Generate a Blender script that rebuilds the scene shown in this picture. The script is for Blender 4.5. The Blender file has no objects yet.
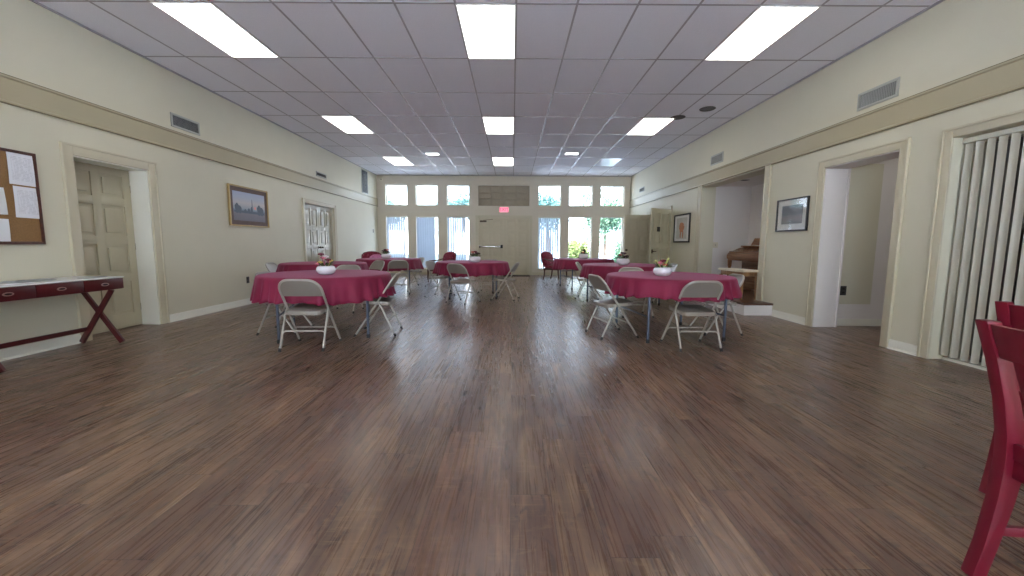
import bpy, bmesh, math, random
from mathutils import Vector, Matrix, noise
random.seed(7)
PI = math.pi
SC = bpy.context.scene
COL = SC.collection

# ------------------------------------------------------------------ materials
def lin(c):
    c = c/255.0
    return c/12.92 if c <= 0.04045 else ((c+0.055)/1.055)**2.4
def rgb(r, g, b): return (lin(r), lin(g), lin(b), 1.0)
class N:
    """tiny node helper"""
    def __init__(s, name):
        s.m = bpy.data.materials.new(name); s.m.use_nodes = True
        s.t = s.m.node_tree; s.t.nodes.clear()
        s.out = s.t.nodes.new('ShaderNodeOutputMaterial')
    def n(s, kind, **kw):
        nd = s.t.nodes.new('ShaderNode'+kind)
        for k, v in kw.items():
            if k in nd.inputs: nd.inputs[k].default_value = v
            else: setattr(nd, k, v)
        return nd
    def l(s, a, b): s.t.links.new(a, b)
    def math(s, op, a, b=None, c=None):
        nd = s.t.nodes.new('ShaderNodeMath'); nd.operation = op
        for i, v in enumerate((a, b, c)):
            if v is None: continue
            if isinstance(v, (int, float)): nd.inputs[i].default_value = v
            else: s.l(v, nd.inputs[i])
        return nd.outputs[0]
    def mix(s, f, a, b, blend='MIX'):
        nd = s.t.nodes.new('ShaderNodeMix'); nd.data_type = 'RGBA'; nd.blend_type = blend
        for k, v in ((0, f), (6, a), (7, b)):
            if isinstance(v, (int, float, tuple)): nd.inputs[k].default_value = v
            else: s.l(v, nd.inputs[k])
        return nd.outputs[2]
    def coord(s, scale=(1, 1, 1)):
        tc = s.n('TexCoord'); mp = s.n('Mapping'); mp.inputs['Scale'].default_value = scale
        s.l(tc.outputs['Object'], mp.inputs['Vector']); return mp.outputs[0]
    def noise(s, vec, scale, detail=3, rough=.55):
        nd = s.n('TexNoise'); nd.inputs['Scale'].default_value = scale
        nd.inputs['Detail'].default_value = detail; nd.inputs['Roughness'].default_value = rough
        s.l(vec, nd.inputs['Vector']); return nd.outputs['Fac']
    def ramp(s, fac, stops):
        nd = s.n('ValToRGB'); el = nd.color_ramp.elements
        while len(el) < len(stops): el.new(.5)
        for e, (p, c) in zip(el, stops): e.position = p; e.color = c
        s.l(fac, nd.inputs[0]); return nd.outputs[0]
    def bsdf(s, color, rough=.5, metal=0, spec=.5, bump=None, bstr=.1, bdist=.01, **kw):
        b = s.n('BsdfPrincipled')
        for k, v in (('Base Color', color), ('Roughness', rough), ('Metallic', metal), ('Specular IOR Level', spec)):
            if isinstance(v, (int, float, tuple)): b.inputs[k].default_value = v
            else: s.l(v, b.inputs[k])
        for k, v in kw.items(): b.inputs[k.replace('_', ' ')].default_value = v
        if bump is not None:
            bp = s.n('Bump'); bp.inputs['Strength'].default_value = bstr; bp.inputs['Distance'].default_value = bdist
            s.l(bump, bp.inputs['Height']); s.l(bp.outputs[0], b.inputs['Normal'])
        s.l(b.outputs[0], s.out.inputs['Surface']); return b

def simple(name, c, rough=.5, metal=0, var=.06, nscale=12, spec=.5, bstr=.05):
    q = N(name); v = q.coord(); f = q.noise(v, nscale, 4)
    lo = tuple(x*(1-var) for x in c[:3])+(1,); hi = tuple(min(1, x*(1+var)) for x in c[:3])+(1,)
    q.bsdf(q.ramp(f, [(.3, lo), (.7, hi)]), rough, metal, spec, f, bstr)
    return q.m
def emit(name, c, s):
    q = N(name); e = q.n('Emission'); e.inputs[0].default_value = c; e.inputs[1].default_value = s
    q.l(e.outputs[0], q.out.inputs['Surface']); return q.m
def wood(name, c1, c2, rough=.4, axis=1, scale=1.0, spec=.5):
    q = N(name); sc = [28*scale]*3; sc[axis] = 2.2*scale
    v = q.coord(tuple(sc)); f = q.noise(v, 1.0, 6, .6)
    q.bsdf(q.ramp(f, [(.32, c1), (.68, c2)]), rough, 0, spec, f, .08, .004); return q.m

def floor_material():
    q = N('floor_planks'); tc = q.n('TexCoord'); sp = q.n('SeparateXYZ'); q.l(tc.outputs['Object'], sp.inputs[0])
    x, y = sp.outputs[0], sp.outputs[1]
    W, L = .18, 1.22
    xi = q.math('FLOOR', q.math('DIVIDE', x, W))
    w1 = q.n('TexWhiteNoise', noise_dimensions='1D'); q.l(xi, w1.inputs['W'])
    yo = q.math('ADD', y, q.math('MULTIPLY', w1.outputs[0], L))
    yi = q.math('FLOOR', q.math('DIVIDE', yo, L))
    cb = q.n('CombineXYZ'); q.l(xi, cb.inputs[0]); q.l(yi, cb.inputs[1])
    w2 = q.n('TexWhiteNoise', noise_dimensions='2D'); q.l(cb.outputs[0], w2.inputs['Vector'])
    r = w2.outputs[0]
    off = q.n('CombineXYZ'); q.l(q.math('MULTIPLY', r, 17.0), off.inputs[0]); q.l(q.math('MULTIPLY', r, 31.0), off.inputs[1])
    add = q.n('VectorMath', operation='ADD'); q.l(tc.outputs['Object'], add.inputs[0]); q.l(off.outputs[0], add.inputs[1])
    def mapped(sx, sy):
        mp = q.n('Mapping'); mp.inputs['Scale'].default_value = (sx, sy, 1); q.l(add.outputs[0], mp.inputs['Vector']); return mp.outputs[0]
    def nz(vec, detail, rough, dist):
        nd = q.n('TexNoise'); nd.inputs['Scale'].default_value = 1; nd.inputs['Detail'].default_value = detail
        nd.inputs['Roughness'].default_value = rough; nd.inputs['Distortion'].default_value = dist; q.l(vec, nd.inputs['Vector']); return nd.outputs['Fac']
    streak = nz(mapped(11, 1.1), 8, .70, 1.6)
    grain = nz(mapped(58, 1.7), 5, .66, 1.0)
    cloud = nz(mapped(5, 1.6), 4, .6, .8)
    knot = nz(mapped(9, 4.2), 6, .66, 1.8)
    saw = nz(mapped(7, 42), 3, .6, .4)
    base = q.ramp(streak, [(.28, rgb(74, 55, 48)), (.44, rgb(103, 81, 69)), (.56, rgb(127, 102, 85)), (.74, rgb(166, 140, 116))])
    tint = q.ramp(r, [(0, (.76, .71, .67, 1)), (.3, (1.0, .90, .85, 1)), (.55, (1.0, 1.02, .93, 1)), (.8, (1.22, 1.18, 1.03, 1)), (1, (.86, .79, .74, 1))])
    c = q.mix(1.0, base, tint, 'MULTIPLY')
    c = q.mix(q.math('MULTIPLY', q.ramp(cloud, [(.40, (1, 1, 1, 1)), (.58, (0, 0, 0, 1))]), .5), c, rgb(86, 62, 54))
    c = q.mix(q.math('MULTIPLY', q.ramp(knot, [(.30, (1, 1, 1, 1)), (.44, (0, 0, 0, 1))]), .85), c, rgb(52, 41, 38))
    c = q.mix(q.math('MULTIPLY', q.ramp(grain, [(.30, (1, 1, 1, 1)), (.5, (0, 0, 0, 1))]), .40), c, rgb(66, 50, 43))
    c = q.mix(q.math('MULTIPLY', q.ramp(saw, [(.52, (0, 0, 0, 1)), (.70, (1, 1, 1, 1))]), q.math('MULTIPLY', q.ramp(cloud, [(.45, (0, 0, 0, 1)), (.65, (1, 1, 1, 1))]), .5)), c, rgb(168, 143, 114))
    fx = q.math('FRACT', q.math('DIVIDE', x, W)); fy = q.math('FRACT', q.math('DIVIDE', yo, L))
    sx = q.math('LESS_THAN', q.math('MINIMUM', fx, q.math('SUBTRACT', 1.0, fx)), .010)
    sy = q.math('LESS_THAN', q.math('MINIMUM', fy, q.math('SUBTRACT', 1.0, fy)), .0016)
    seam = q.math('MAXIMUM', sx, sy)
    c = q.mix(q.math('MULTIPLY', seam, .65), c, rgb(38, 28, 25))
    rough = q.math('ADD', .20, q.math('MULTIPLY', grain, .16))
    h = q.math('SUBTRACT', q.math('ADD', q.math('MULTIPLY', streak, .5), q.math('MULTIPLY', grain, .5)), seam)
    q.bsdf(c, rough, 0, .5, h, .06, .003)
    return q.m

CREAM = rgb(211, 206, 183)
M = {}
M['wall'] = simple('wall_cream_paint', CREAM, .55, var=.015, nscale=2.5, bstr=.02)
M['wall_far'] = simple('wall_far_paint', rgb(212, 203, 184), .55, var=.015, nscale=2.5, bstr=.02)
M['white_wall'] = simple('wall_white_paint', rgb(226, 221, 216), .6, var=.015, nscale=2.5, bstr=.02)
M['trim'] = simple('trim_tan_paint', rgb(200, 192, 166), .38, var=.02, nscale=4, bstr=.02)
M['trim_white'] = simple('trim_white_paint', rgb(228, 226, 212), .35, var=.02, nscale=4, bstr=.02)
M['band'] = simple('band_tan_paint', rgb(178, 168, 138), .4, var=.02, nscale=3, bstr=.02)
M['band_shadow'] = simple('band_shadow_brown', rgb(124, 114, 84), .5, var=.02)
M['door'] = simple('door_tan_paint', rgb(190, 183, 156), .4, var=.02, nscale=4, bstr=.02)
M['door_far'] = simple('door_far_paint', rgb(200, 190, 162), .4, var=.02, nscale=4, bstr=.02)
M['door_grey'] = simple('door_grey_paint', rgb(176, 170, 148), .18, var=.03, nscale=5, bstr=.02)
M['tile'] = simple('ceiling_tile', rgb(235, 235, 240), .85, var=.05, nscale=160, bstr=.25, spec=.2)
M['grid'] = simple('ceiling_grid_shaded', rgb(162, 158, 160), .35, var=.02)  # white T-bars toned grey, their shadow lines put into the colour
M['floor'] = floor_material()
M['platform'] = wood('platform_wood', rgb(70, 44, 34), rgb(104, 70, 52), .3)
M['lens'] = emit('light_panel_lit', (1.0, .985, .95, 1), 3.2)
M['lens_small'] = emit('small_light_lit', (.95, .98, 1.0, 1), 7.0)
M['lens_off'] = simple('light_panel_unlit', rgb(205, 213, 228), .22, var=.02)
M['fixture'] = simple('light_frame', rgb(225, 224, 220), .4, var=.02)
M['vent'] = simple('vent_metal', rgb(176, 177, 168), .4, .2, var=.03)
M['vent_dark'] = simple('vent_shadow', rgb(74, 76, 76), .7, var=.1)
M['louver'] = simple('vent_louver', rgb(142, 144, 140), .4, .3, var=.05)
M['speaker'] = simple('ceiling_speaker_cloth', rgb(104, 100, 99), .8, var=.1, nscale=200)
M['cloth'] = None
M['chair'] = simple('chair_steel_beige', rgb(176, 171, 162), .33, .25, var=.03, nscale=6)
M['chair_pan'] = simple('chair_pan_beige', rgb(148, 141, 132), .36, .2, var=.03, nscale=6)
M['rubber'] = simple('rubber_black', rgb(38, 37, 38), .7)
M['steel_blue'] = simple('table_leg_steel', rgb(92, 100, 116), .32, .6, var=.05)
M['laminate'] = simple('table_laminate', rgb(196, 190, 180), .4)
M['red_wood'] = simple('red_lacquer', rgb(78, 22, 25), .28, var=.10, nscale=9)
M['red_chair'] = simple('red_chair_lacquer', rgb(112, 19, 39), .34, var=.08, nscale=9)
M['white_top'] = simple('desk_top_white', rgb(226, 228, 226), .18, var=.02)
M['brass'] = simple('pull_pewter', rgb(176, 160, 150), .3, .8)
M['pull_dark'] = simple('pull_recess', rgb(48, 34, 34), .5)
M['paper'] = None
M['cork'] = simple('cork', rgb(140, 106, 66), .9, var=.18, nscale=90, bstr=.3)
M['dark_wood'] = wood('frame_dark_wood', rgb(62, 34, 26), rgb(96, 54, 40), .35)
M['black_frame'] = simple('frame_black', rgb(30, 29, 30), .3)
M['gold_frame'] = simple('frame_gold', rgb(176, 150, 100), .38, .4, var=.08)
M['mat_brown'] = simple('picture_mat_brown', rgb(98, 78, 72), .6)
M['mat_white'] = simple('picture_mat_white', rgb(226, 226, 222), .6)
M['black_metal'] = simple('hardware_black', rgb(40, 38, 36), .35, .6)
M['bronze'] = simple('hardware_bronze', rgb(84, 72, 56), .35, .7)
M['chrome'] = simple('hardware_chrome', rgb(190, 190, 188), .2, .9)
M['plastic'] = simple('plate_plastic', rgb(214, 206, 184), .4)
M['plastic_dark'] = simple('plate_dark', rgb(46, 42, 40), .4)
M['piano'] = wood('piano_walnut', rgb(104, 68, 46), rgb(150, 106, 74), .20, axis=1, scale=.7)
M['ivory'] = simple('piano_ivory', rgb(232, 228, 214), .25)
M['bench_wood'] = wood('bench_oak', rgb(124, 88, 54), rgb(160, 120, 78), .4, axis=2)
M['bench_seat'] = simple('bench_cushion', rgb(226, 214, 190), .6)
M['ceramic'] = simple('vase_white_glaze', rgb(236, 234, 240), .15, var=.01)
M['leaf'] = simple('leaf_green', rgb(74, 92, 48), .5, var=.3)
M['stem_light'] = simple('stem_pale_green', rgb(186, 190, 110), .5, var=.1)
for k, c in dict(pink=(226, 130, 150), burgundy=(112, 26, 46), yellow=(226, 204, 110), white=(240, 226, 226), coral=(196, 92, 84), dark=(64, 24, 34)).items():
    M['petal_'+k] = simple('petal_'+k, rgb(*c), .6, var=.15)
M['exit'] = emit('exit_sign_face', (1.0, .30, .40, 1), .85)
M['exit_letter'] = emit('exit_sign_letter', (.75, .02, .12, 1), .8)
M['mat_fiber'] = simple('door_mat', rgb(58, 54, 46), .95, var=.2, nscale=200)

def cloth_material():
    q = N('tablecloth_burgundy'); v = q.coord(); f = q.noise(v, 5, 3); w = q.noise(v, 380, 2)
    c = q.ramp(f, [(.3, rgb(122, 26, 58)), (.7, rgb(134, 30, 65))])
    b = q.bsdf(c, .62, 0, .35, w, .12, .002)
    b.inputs['Sheen Weight'].default_value = .16; b.inputs['Sheen Roughness'].default_value = .4
    b.inputs['Sheen Tint'].default_value = (.9, .45, .75, 1)
    return q.m
M['cloth'] = cloth_material()
def upholstery():
    q = N('upholstery_burgundy'); v = q.coord(); f = q.noise(v, 26, 3, .6)
    c = q.ramp(f, [(.35, rgb(104, 22, 44)), (.56, rgb(132, 34, 58)), (.68, rgb(190, 110, 130))])
    q.bsdf(c, .75, 0, .3, f, .1); return q.m
M['uphol'] = upholstery()
M['pillow'] = simple('pillow_rose', rgb(204, 120, 160), .8, var=.25, nscale=22)
def paper_material():
    q = N('paper_printed'); tc = q.n('TexCoord'); sp = q.n('SeparateXYZ'); q.l(tc.outputs['Generated'], sp.inputs[0])
    z = sp.outputs[2]; y = sp.outputs[1]
    ln = q.math('LESS_THAN', q.math('FRACT', q.math('MULTIPLY', z, 22)), .42)
    nz = q.noise(q.coord((1, 60, 22)), 1, 2)
    word = q.math('GREATER_THAN', nz, .46)
    inside = q.math('MULTIPLY', q.math('GREATER_THAN', y, .12), q.math('LESS_THAN', y, .88))
    inside = q.math('MULTIPLY', inside, q.math('MULTIPLY', q.math('GREATER_THAN', z, .14), q.math('LESS_THAN', z, .9)))
    f = q.math('MULTIPLY', q.math('MULTIPLY', q.math('MULTIPLY', ln, word), inside), .30)
    q.bsdf(q.mix(f, rgb(232, 233, 238), rgb(120, 122, 130)), .6); return q.m
M['paper'] = paper_material()
M['paper_plain'] = simple('paper_plain', rgb(226, 228, 230), .5, var=.02)
M['brochure'] = simple('brochure_grey', rgb(120, 128, 132), .5, var=.2)
def glass_material():
    q = N('window_glass'); tr = q.n('BsdfTransparent'); gl = q.n('BsdfGlossy'); gl.inputs['Roughness'].default_value = .02
    fr = q.n('LayerWeight'); fr.inputs['Blend'].default_value = .5; mx = q.n('MixShader')
    q.l(q.math('ADD', .04, q.math('MULTIPLY', .96, q.math('POWER', fr.outputs['Facing'], 5.0))), mx.inputs[0]); q.l(tr.outputs[0], mx.inputs[1]); q.l(gl.outputs[0], mx.inputs[2])
    q.l(mx.outputs[0], q.out.inputs['Surface']); return q.m
M['glass'] = glass_material()
def vane_material(name, c, trans):
    q = N(name); v = q.coord(); f = q.noise(v, 6, 2)
    d = q.n('BsdfPrincipled'); d.inputs['Roughness'].default_value = .5
    col = q.ramp(f, [(.3, tuple(x*.97 for x in c[:3])+(1,)), (.7, c)])
    q.l(col, d.inputs['Base Color']); t = q.n('BsdfTranslucent'); q.l(col, t.inputs[0])
    mx = q.n('MixShader'); mx.inputs[0].default_value = trans
    q.l(d.outputs[0], mx.inputs[1]); q.l(t.outputs[0], mx.inputs[2]); q.l(mx.outputs[0], q.out.inputs['Surface']); return q.m
M['vane'] = vane_material('blind_vane_white', rgb(196, 204, 212), .45)
M['vane_grey'] = vane_material('blind_vane_ivory', rgb(186, 181, 163), .05)
M['leaf_out'] = vane_material('garden_leaf', rgb(72, 104, 84), .4)
M['leaf_out2'] = vane_material('garden_leaf_pale', rgb(104, 120, 74), .4)
M['leaf_out3'] = vane_material('garden_leaf_blue', rgb(62, 100, 100), .4)
M['bark'] = simple('bark', rgb(110, 94, 80), .9, var=.2)
M['patio'] = simple('patio_concrete', rgb(168, 184, 208), .8, var=.06)
M['garden_wall'] = simple('garden_wall_white', rgb(240, 240, 240), .7, var=.02)

# ------------------------------------------------------------------ mesh builder
class MB:
    def __init__(s): s.b = bmesh.new()
    def _add(s, verts, faces, mi=0):
        vs = [s.b.verts.new(v) for v in verts]
        for f in faces:
            try:
                fc = s.b.faces.new([vs[i] for i in f]); fc.material_index = mi
            except ValueError: pass
        return vs
    def box(s, lo, hi, bev=0, mi=0, mat=None):
        bm = bmesh.new(); bmesh.ops.create_cube(bm, size=1)
        c = [(a+b)/2 for a, b in zip(lo, hi)]; d = [abs(b-a) for a, b in zip(lo, hi)]
        for v in bm.verts: v.co = Vector((v.co[0]*d[0], v.co[1]*d[1], v.co[2]*d[2]))
        if bev: bmesh.ops.bevel(bm, geom=bm.edges[:], offset=min(bev, min(d)*.45), segments=2, profile=.6, affect='EDGES')
        for v in bm.verts: v.co += Vector(c)
        if mat: bmesh.ops.transform(bm, matrix=mat, verts=bm.verts)
        s._merge(bm, mi); return s
    def _merge(s, bm, mi=0):
        bm.verts.index_update()
        vs = [s.b.verts.new(v.co) for v in bm.verts]
        for f in bm.faces:
            try:
                nf = s.b.faces.new([vs[v.index] for v in f.verts]); nf.material_index = mi
            except ValueError: pass
        bm.free()
    def bar(s, p, q, w, h, bev=.003, up=(0, 0, 1), mi=0):
        """rectangular bar from p to q, w across, h along 'up'"""
        p, q = Vector(p), Vector(q); d = q-p; L = d.length; d.normalize(); u = Vector(up)
        x = d.cross(u)
        if x.length < 1e-5: x = d.cross(Vector((0, 1, 0)))
        x.normalize(); u = x.cross(d).normalized()
        m = Matrix((x, d, u)).transposed().to_4x4(); m.translation = p
        return s.box((-w/2, 0, -h/2), (w/2, L, h/2), bev, mi, m)
    def tube(s, pts, r, seg=8, mi=0, closed=False, cap=True):
        pts = [Vector(p) for p in pts]; n = len(pts); rings = []; prev = None
        rad = r if isinstance(r, (list, tuple)) else [r]*n
        for i, p in enumerate(pts):
            if closed: t = (pts[(i+1) % n]-pts[i-1])
            else: t = pts[min(i+1, n-1)]-pts[max(i-1, 0)]
            t.normalize()
            if prev is None:
                a = Vector((0, 0, 1)) if abs(t.z) < .9 else Vector((1, 0, 0)); u = t.cross(a).normalized()
            else: u = (prev-t*prev.dot(t)).normalized()
            prev = u; v = t.cross(u)
            rings.append([s.b.verts.new(p+(u*math.cos(2*PI*k/seg)+v*math.sin(2*PI*k/seg))*rad[i]) for k in range(seg)])
        rr = rings+[rings[0]] if closed else rings
        for a, b in zip(rr[:-1], rr[1:]):
            for k in range(seg):
                f = s.b.faces.new((a[k], a[(k+1) % seg], b[(k+1) % seg], b[k])); f.material_index = mi
        if cap and not closed:
            for rg in (rings[0][::-1], rings[-1]):
                f = s.b.faces.new(rg); f.material_index = mi
        return s
    def lathe(s, prof, seg=24, c=(0, 0, 0), mi=0):
        rings = []
        for r, z in prof:
            if r < 1e-6: rings.append([s.b.verts.new((c[0], c[1], c[2]+z))])
            else: rings.append([s.b.verts.new((c[0]+r*math.cos(2*PI*k/seg), c[1]+r*math.sin(2*PI*k/seg), c[2]+z)) for k in range(seg)])
        for a, b in zip(rings[:-1], rings[1:]):
            for k in range(seg):
                k2 = (k+1) % seg
                if len(a) == 1 and len(b) == 1: continue
                vs = (a[0], b[k2], b[k]) if len(a) == 1 else ((a[k], a[k2], b[0]) if len(b) == 1 else (a[k], a[k2], b[k2], b[k]))
                f = s.b.faces.new(vs); f.material_index = mi
        return s
    def prism(s, poly, axis, a, b, mi=0, bev=0):
        """extrude a closed 2D polygon along an axis (0=x: poly is (y,z); 1=y: (x,z); 2=z: (x,y))"""
        def P(u, v, w): return {0: (w, u, v), 1: (u, w, v), 2: (u, v, w)}[axis]
        bm = bmesh.new()
        A = [bm.verts.new(P(u, v, a)) for u, v in poly]; B = [bm.verts.new(P(u, v, b)) for u, v in poly]
        n = len(poly); bm.faces.new(A); bm.faces.new(B[::-1])
        for i in range(n): bm.faces.new((A[i], B[i], B[(i+1) % n], A[(i+1) % n]))
        bmesh.ops.recalc_face_normals(bm, faces=bm.faces)
        if bev: bmesh.ops.bevel(bm, geom=bm.edges[:], offset=bev, segments=2, profile=.6, affect='EDGES')
        s._merge(bm, mi); return s
    def ball(s, c, r, sub=2, sq=(1, 1, 1), mi=0, jit=0):
        bm = bmesh.new(); bmesh.ops.create_icosphere(bm, subdivisions=sub, radius=1)
        for v in bm.verts:
            k = 1+jit*noise.noise(v.co*3+Vector(c)*7)
            v.co = Vector((v.co.x*r*sq[0]*k+c[0], v.co.y*r*sq[1]*k+c[1], v.co.z*r*sq[2]*k+c[2]))
        s._merge(bm, mi); return s
    def quad(s, a, b, c, d, mi=0): s._add((a, b, c, d), [(0, 1, 2, 3)], mi); return s
    def xf(s, m): bmesh.ops.transform(s.b, matrix=m, verts=s.b.verts); return s
    def build(s, name, mat, parent=None, smooth=True, ang=35, recalc=True):
        me = bpy.data.meshes.new(name)
        if recalc: bmesh.ops.recalc_face_normals(s.b, faces=s.b.faces)
        s.b.to_mesh(me); s.b.free()
        for m in (mat if isinstance(mat, (list, tuple)) else [mat]): me.materials.append(m)
        if smooth:
            me.polygons.foreach_set('use_smooth', [True]*len(me.polygons))
            me.set_sharp_from_angle(angle=math.radians(ang))
        o = bpy.data.objects.new(name, me); COL.objects.link(o)
        if parent: o.parent = parent
        return o

def empty(name, loc=(0, 0, 0), rz=0):
    o = bpy.data.objects.new(name, None); o.empty_display_size = .1; COL.objects.link(o)
    o.location = loc; o.rotation_euler = (0, 0, rz); return o
def tag(o, label, cat, group=None, kind=None):
    o['label'] = label; o['category'] = cat
    if group: o['group'] = group
    if kind: o['kind'] = kind
    return o
def struct(o, label=None, cat=None):
    o['kind'] = 'structure'
    if label: o['label'] = label
    if cat: o['category'] = cat
    return o
KIDS = {}
def copy_tree(o, parent=None):
    c = o.copy(); COL.objects.link(c)
    if parent: c.parent = parent
    for ch in [x for x in COL.objects if x.parent == o]: copy_tree(ch, c)
    return c
def rz_of(fx, fy):      # rotation that turns local +Y to (fx, fy)
    return math.atan2(-fx, fy)

# ------------------------------------------------------------------ room numbers
XL, XR, YF, YB, HC = -4.79, 4.17, 14.74, -3.0, 3.504
TW, TL = .6096, 1.2192          # ceiling tile
GX, GY = .025, 4.368            # grid origin
WT = .30                        # wall thickness

def wall_mesh(axis, pos, thick, lo, hi, holes):
    """wall in the plane axis=pos, growing by 'thick'; lo/hi and holes in (u, z)"""
    us = sorted({lo[0], hi[0]} | {h[0] for h in holes} | {h[1] for h in holes})
    zs = sorted({lo[1], hi[1]} | {h[2] for h in holes} | {h[3] for h in holes})
    b = MB()
    def solid(i, j):
        if i < 0 or j < 0 or i >= len(us)-1 or j >= len(zs)-1: return False
        u, z = (us[i]+us[i+1])/2, (zs[j]+zs[j+1])/2
        return not any(h[0] < u < h[1] and h[2] < z < h[3] for h in holes)
    def P(u, z, w): return (w, u, z) if axis == 0 else (u, w, z)
    a, c = pos, pos+thick
    for i in range(len(us)-1):
        for j in range(len(zs)-1):
            if not solid(i, j): continue
            u0, u1, z0, z1 = us[i], us[i+1], zs[j], zs[j+1]
            b.quad(P(u0, z0, a), P(u1, z0, a), P(u1, z1, a), P(u0, z1, a))
            b.quad(P(u0, z0, c), P(u0, z1, c), P(u1, z1, c), P(u1, z0, c))
            if not solid(i-1, j): b.quad(P(u0, z0, a), P(u0, z1, a), P(u0, z1, c), P(u0, z0, c))
            if not solid(i+1, j): b.quad(P(u1, z0, a), P(u1, z0, c), P(u1, z1, c), P(u1, z1, a))
            if not solid(i, j-1): b.quad(P(u0, z0, a), P(u0, z0, c), P(u1, z0, c), P(u1, z0, a))
            if not solid(i, j+1): b.quad(P(u0, z1, a), P(u1, z1, a), P(u1, z1, c), P(u0, z1, c))
    bmesh.ops.remove_doubles(b.b, verts=b.b.verts, dist=1e-5)
    return b

# openings
D1 = (4.57, 5.50, 0, 2.05)              # left door
D2 = (9.56, 11.12, 0, 2.03)             # left double door
ALC = (6.90, 9.18, 0, 2.385)            # piano alcove
HALL = (4.53, 5.60, 0, 2.15)
SLD = (1.30, 4.00, 0, 2.14)             # opening with vertical blinds
RDD = (10.95, 12.70, 0, 2.04)           # right double door, standing open
WX = [(-4.50, -3.73), (-3.43, -2.65), (-2.33, -1.53), (.91, 1.72), (2.0, 2.83), (3.12, 3.95)]
UP, LOW = (2.46, 3.165), (.22, 2.08)
FD = (-1.22, .62, 0, 2.03)
TRN = (-1.22, .60, 2.45, 3.16)

fl = MB().box((XL-.4, YB-.3, -.2), (XR+.02, YF+.02, 0))
fl.box((XR+.02, SLD[0]-.4, -.2), (XR+2.6, ALC[1]+.4, 0)); fl.box((XR+.02, RDD[0]-.2, -.2), (XR+1.6, RDD[1]+.2, 0))
struct(fl.build('floor', M['floor'], smooth=False), 'dark brown wood plank floor of the hall', 'floor')
ce = MB().box((XL-.4, YB-.3, HC), (XR+.4, YF+.35, HC+.2))
struct(ce.build('ceiling', M['tile'], smooth=False), 'white drop ceiling of rectangular acoustic tiles', 'ceiling')
gr = MB()
i = math.ceil((XL-GX)/TW)
while GX+i*TW < XR:
    x = GX+i*TW; gr.box((x-.011, YB, HC-.004), (x+.011, YF, HC-.0005)); i += 1
j = math.ceil((YB-GY)/TL)
while GY+j*TL < YF:
    y = GY+j*TL; gr.box((XL, y-.011, HC-.0038), (XR, y+.011, HC-.0006)); j += 1
gr.box((XL+.001, YB, HC-.02), (XL+.02, YF, HC-.0005)); gr.box((XR-.02, YB, HC-.02), (XR-.001, YF, HC-.0005)); gr.box((XL, YF-.02, HC-.02), (XR, YF-.001, HC-.0005))
struct(gr.build('trim_1', M['grid'], smooth=False), 'thin metal grid between the ceiling tiles', 'ceiling grid')

struct(wall_mesh(0, XL, -WT, (YB-.3, 0), (YF+.3, HC), [D1, D2]).build('wall_left', M['wall'], smooth=False), 'cream painted left wall', 'wall')
struct(wall_mesh(0, XR, WT, (YB-.3, 0), (YF+.3, HC), [ALC, HALL, SLD, RDD]).build('wall_right', M['wall'], smooth=False), 'cream painted right wall', 'wall')
struct(wall_mesh(1, YF, .25, (XL-.3, 0), (XR+.3, HC), [(a, b, *UP) for a, b in WX]+[(a, b, *LOW) for a, b in WX]+[FD, TRN]).build('wall_far', M['wall_far'], smooth=False), 'far wall with windows and double door', 'wall')
BW_ADDED = [(-4.3, -2.1), (-1.5, .9), (1.5, 3.7)]  # unseen back windows, added so daylight reaches the near ceiling
struct(wall_mesh(1, YB, -.3, (XL-.3, 0), (XR+.3, HC), [(a, b, .2, 2.7) for a, b in BW_ADDED]).build('wall_back', M['wall'], smooth=False), 'cream wall behind the camera, with tall windows added for daylight', 'wall')

# band along both side walls, with brown strips coloured as the lips' shadow lines
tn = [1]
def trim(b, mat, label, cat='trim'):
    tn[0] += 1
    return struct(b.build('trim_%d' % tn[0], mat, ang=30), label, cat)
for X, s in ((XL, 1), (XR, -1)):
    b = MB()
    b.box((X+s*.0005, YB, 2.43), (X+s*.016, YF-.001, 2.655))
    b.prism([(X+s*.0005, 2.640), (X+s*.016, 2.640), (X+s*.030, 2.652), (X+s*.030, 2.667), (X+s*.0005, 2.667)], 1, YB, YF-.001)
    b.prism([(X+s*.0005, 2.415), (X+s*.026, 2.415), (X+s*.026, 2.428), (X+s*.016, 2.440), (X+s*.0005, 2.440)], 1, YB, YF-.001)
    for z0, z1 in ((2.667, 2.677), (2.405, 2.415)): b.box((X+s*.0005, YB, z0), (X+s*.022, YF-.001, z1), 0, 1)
    trim(b, [M['band'], M['band_shadow']], 'tan moulded band running along the %s wall above the doors' % ('left' if s > 0 else 'right'), 'moulding')

def casing(X, s, y0, y1, top, w=.115, d=.022, z0=0):
    b = MB(); a = X+s*.0005
    for (p, q) in ((y0-w, y0), (y1, y1+w)):
        b.box((a, p, z0), (X+s*d, q, top+w), .004)
    b.box((a, y0, top), (X+s*d, y1, top+w), .004)
    # raised outer lip
    for (p, q) in ((y0-w-.003, y0-w+.020), (y1+w-.020, y1+w+.003)):
        b.box((a-s*.0002, p, z0+.0003), (X+s*(d+.010), q, top+w+.0025), .004)
    b.box((a-s*.0001, y0-w-.002, top+w-.020), (X+s*(d+.0095), y1+w+.002, top+w+.003), .004)
    return b
trim(casing(XL, 1, D1[0], D1[1], D1[3]), M['trim'], 'tan casing around the recessed left door', 'door casing')
trim(casing(XL, 1, D2[0], D2[1], D2[3], .10), M['trim'], 'tan casing around the narrow double doors on the left wall', 'door casing')
trim(casing(XR, -1, HALL[0], HALL[1], HALL[3], .10), M['trim'], 'tan casing around the open hallway in the right wall', 'door casing')
trim(casing(XR, -1, SLD[0], SLD[1], SLD[3], .09), M['trim'], 'tan casing around the opening with vertical blinds', 'window casing')
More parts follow.
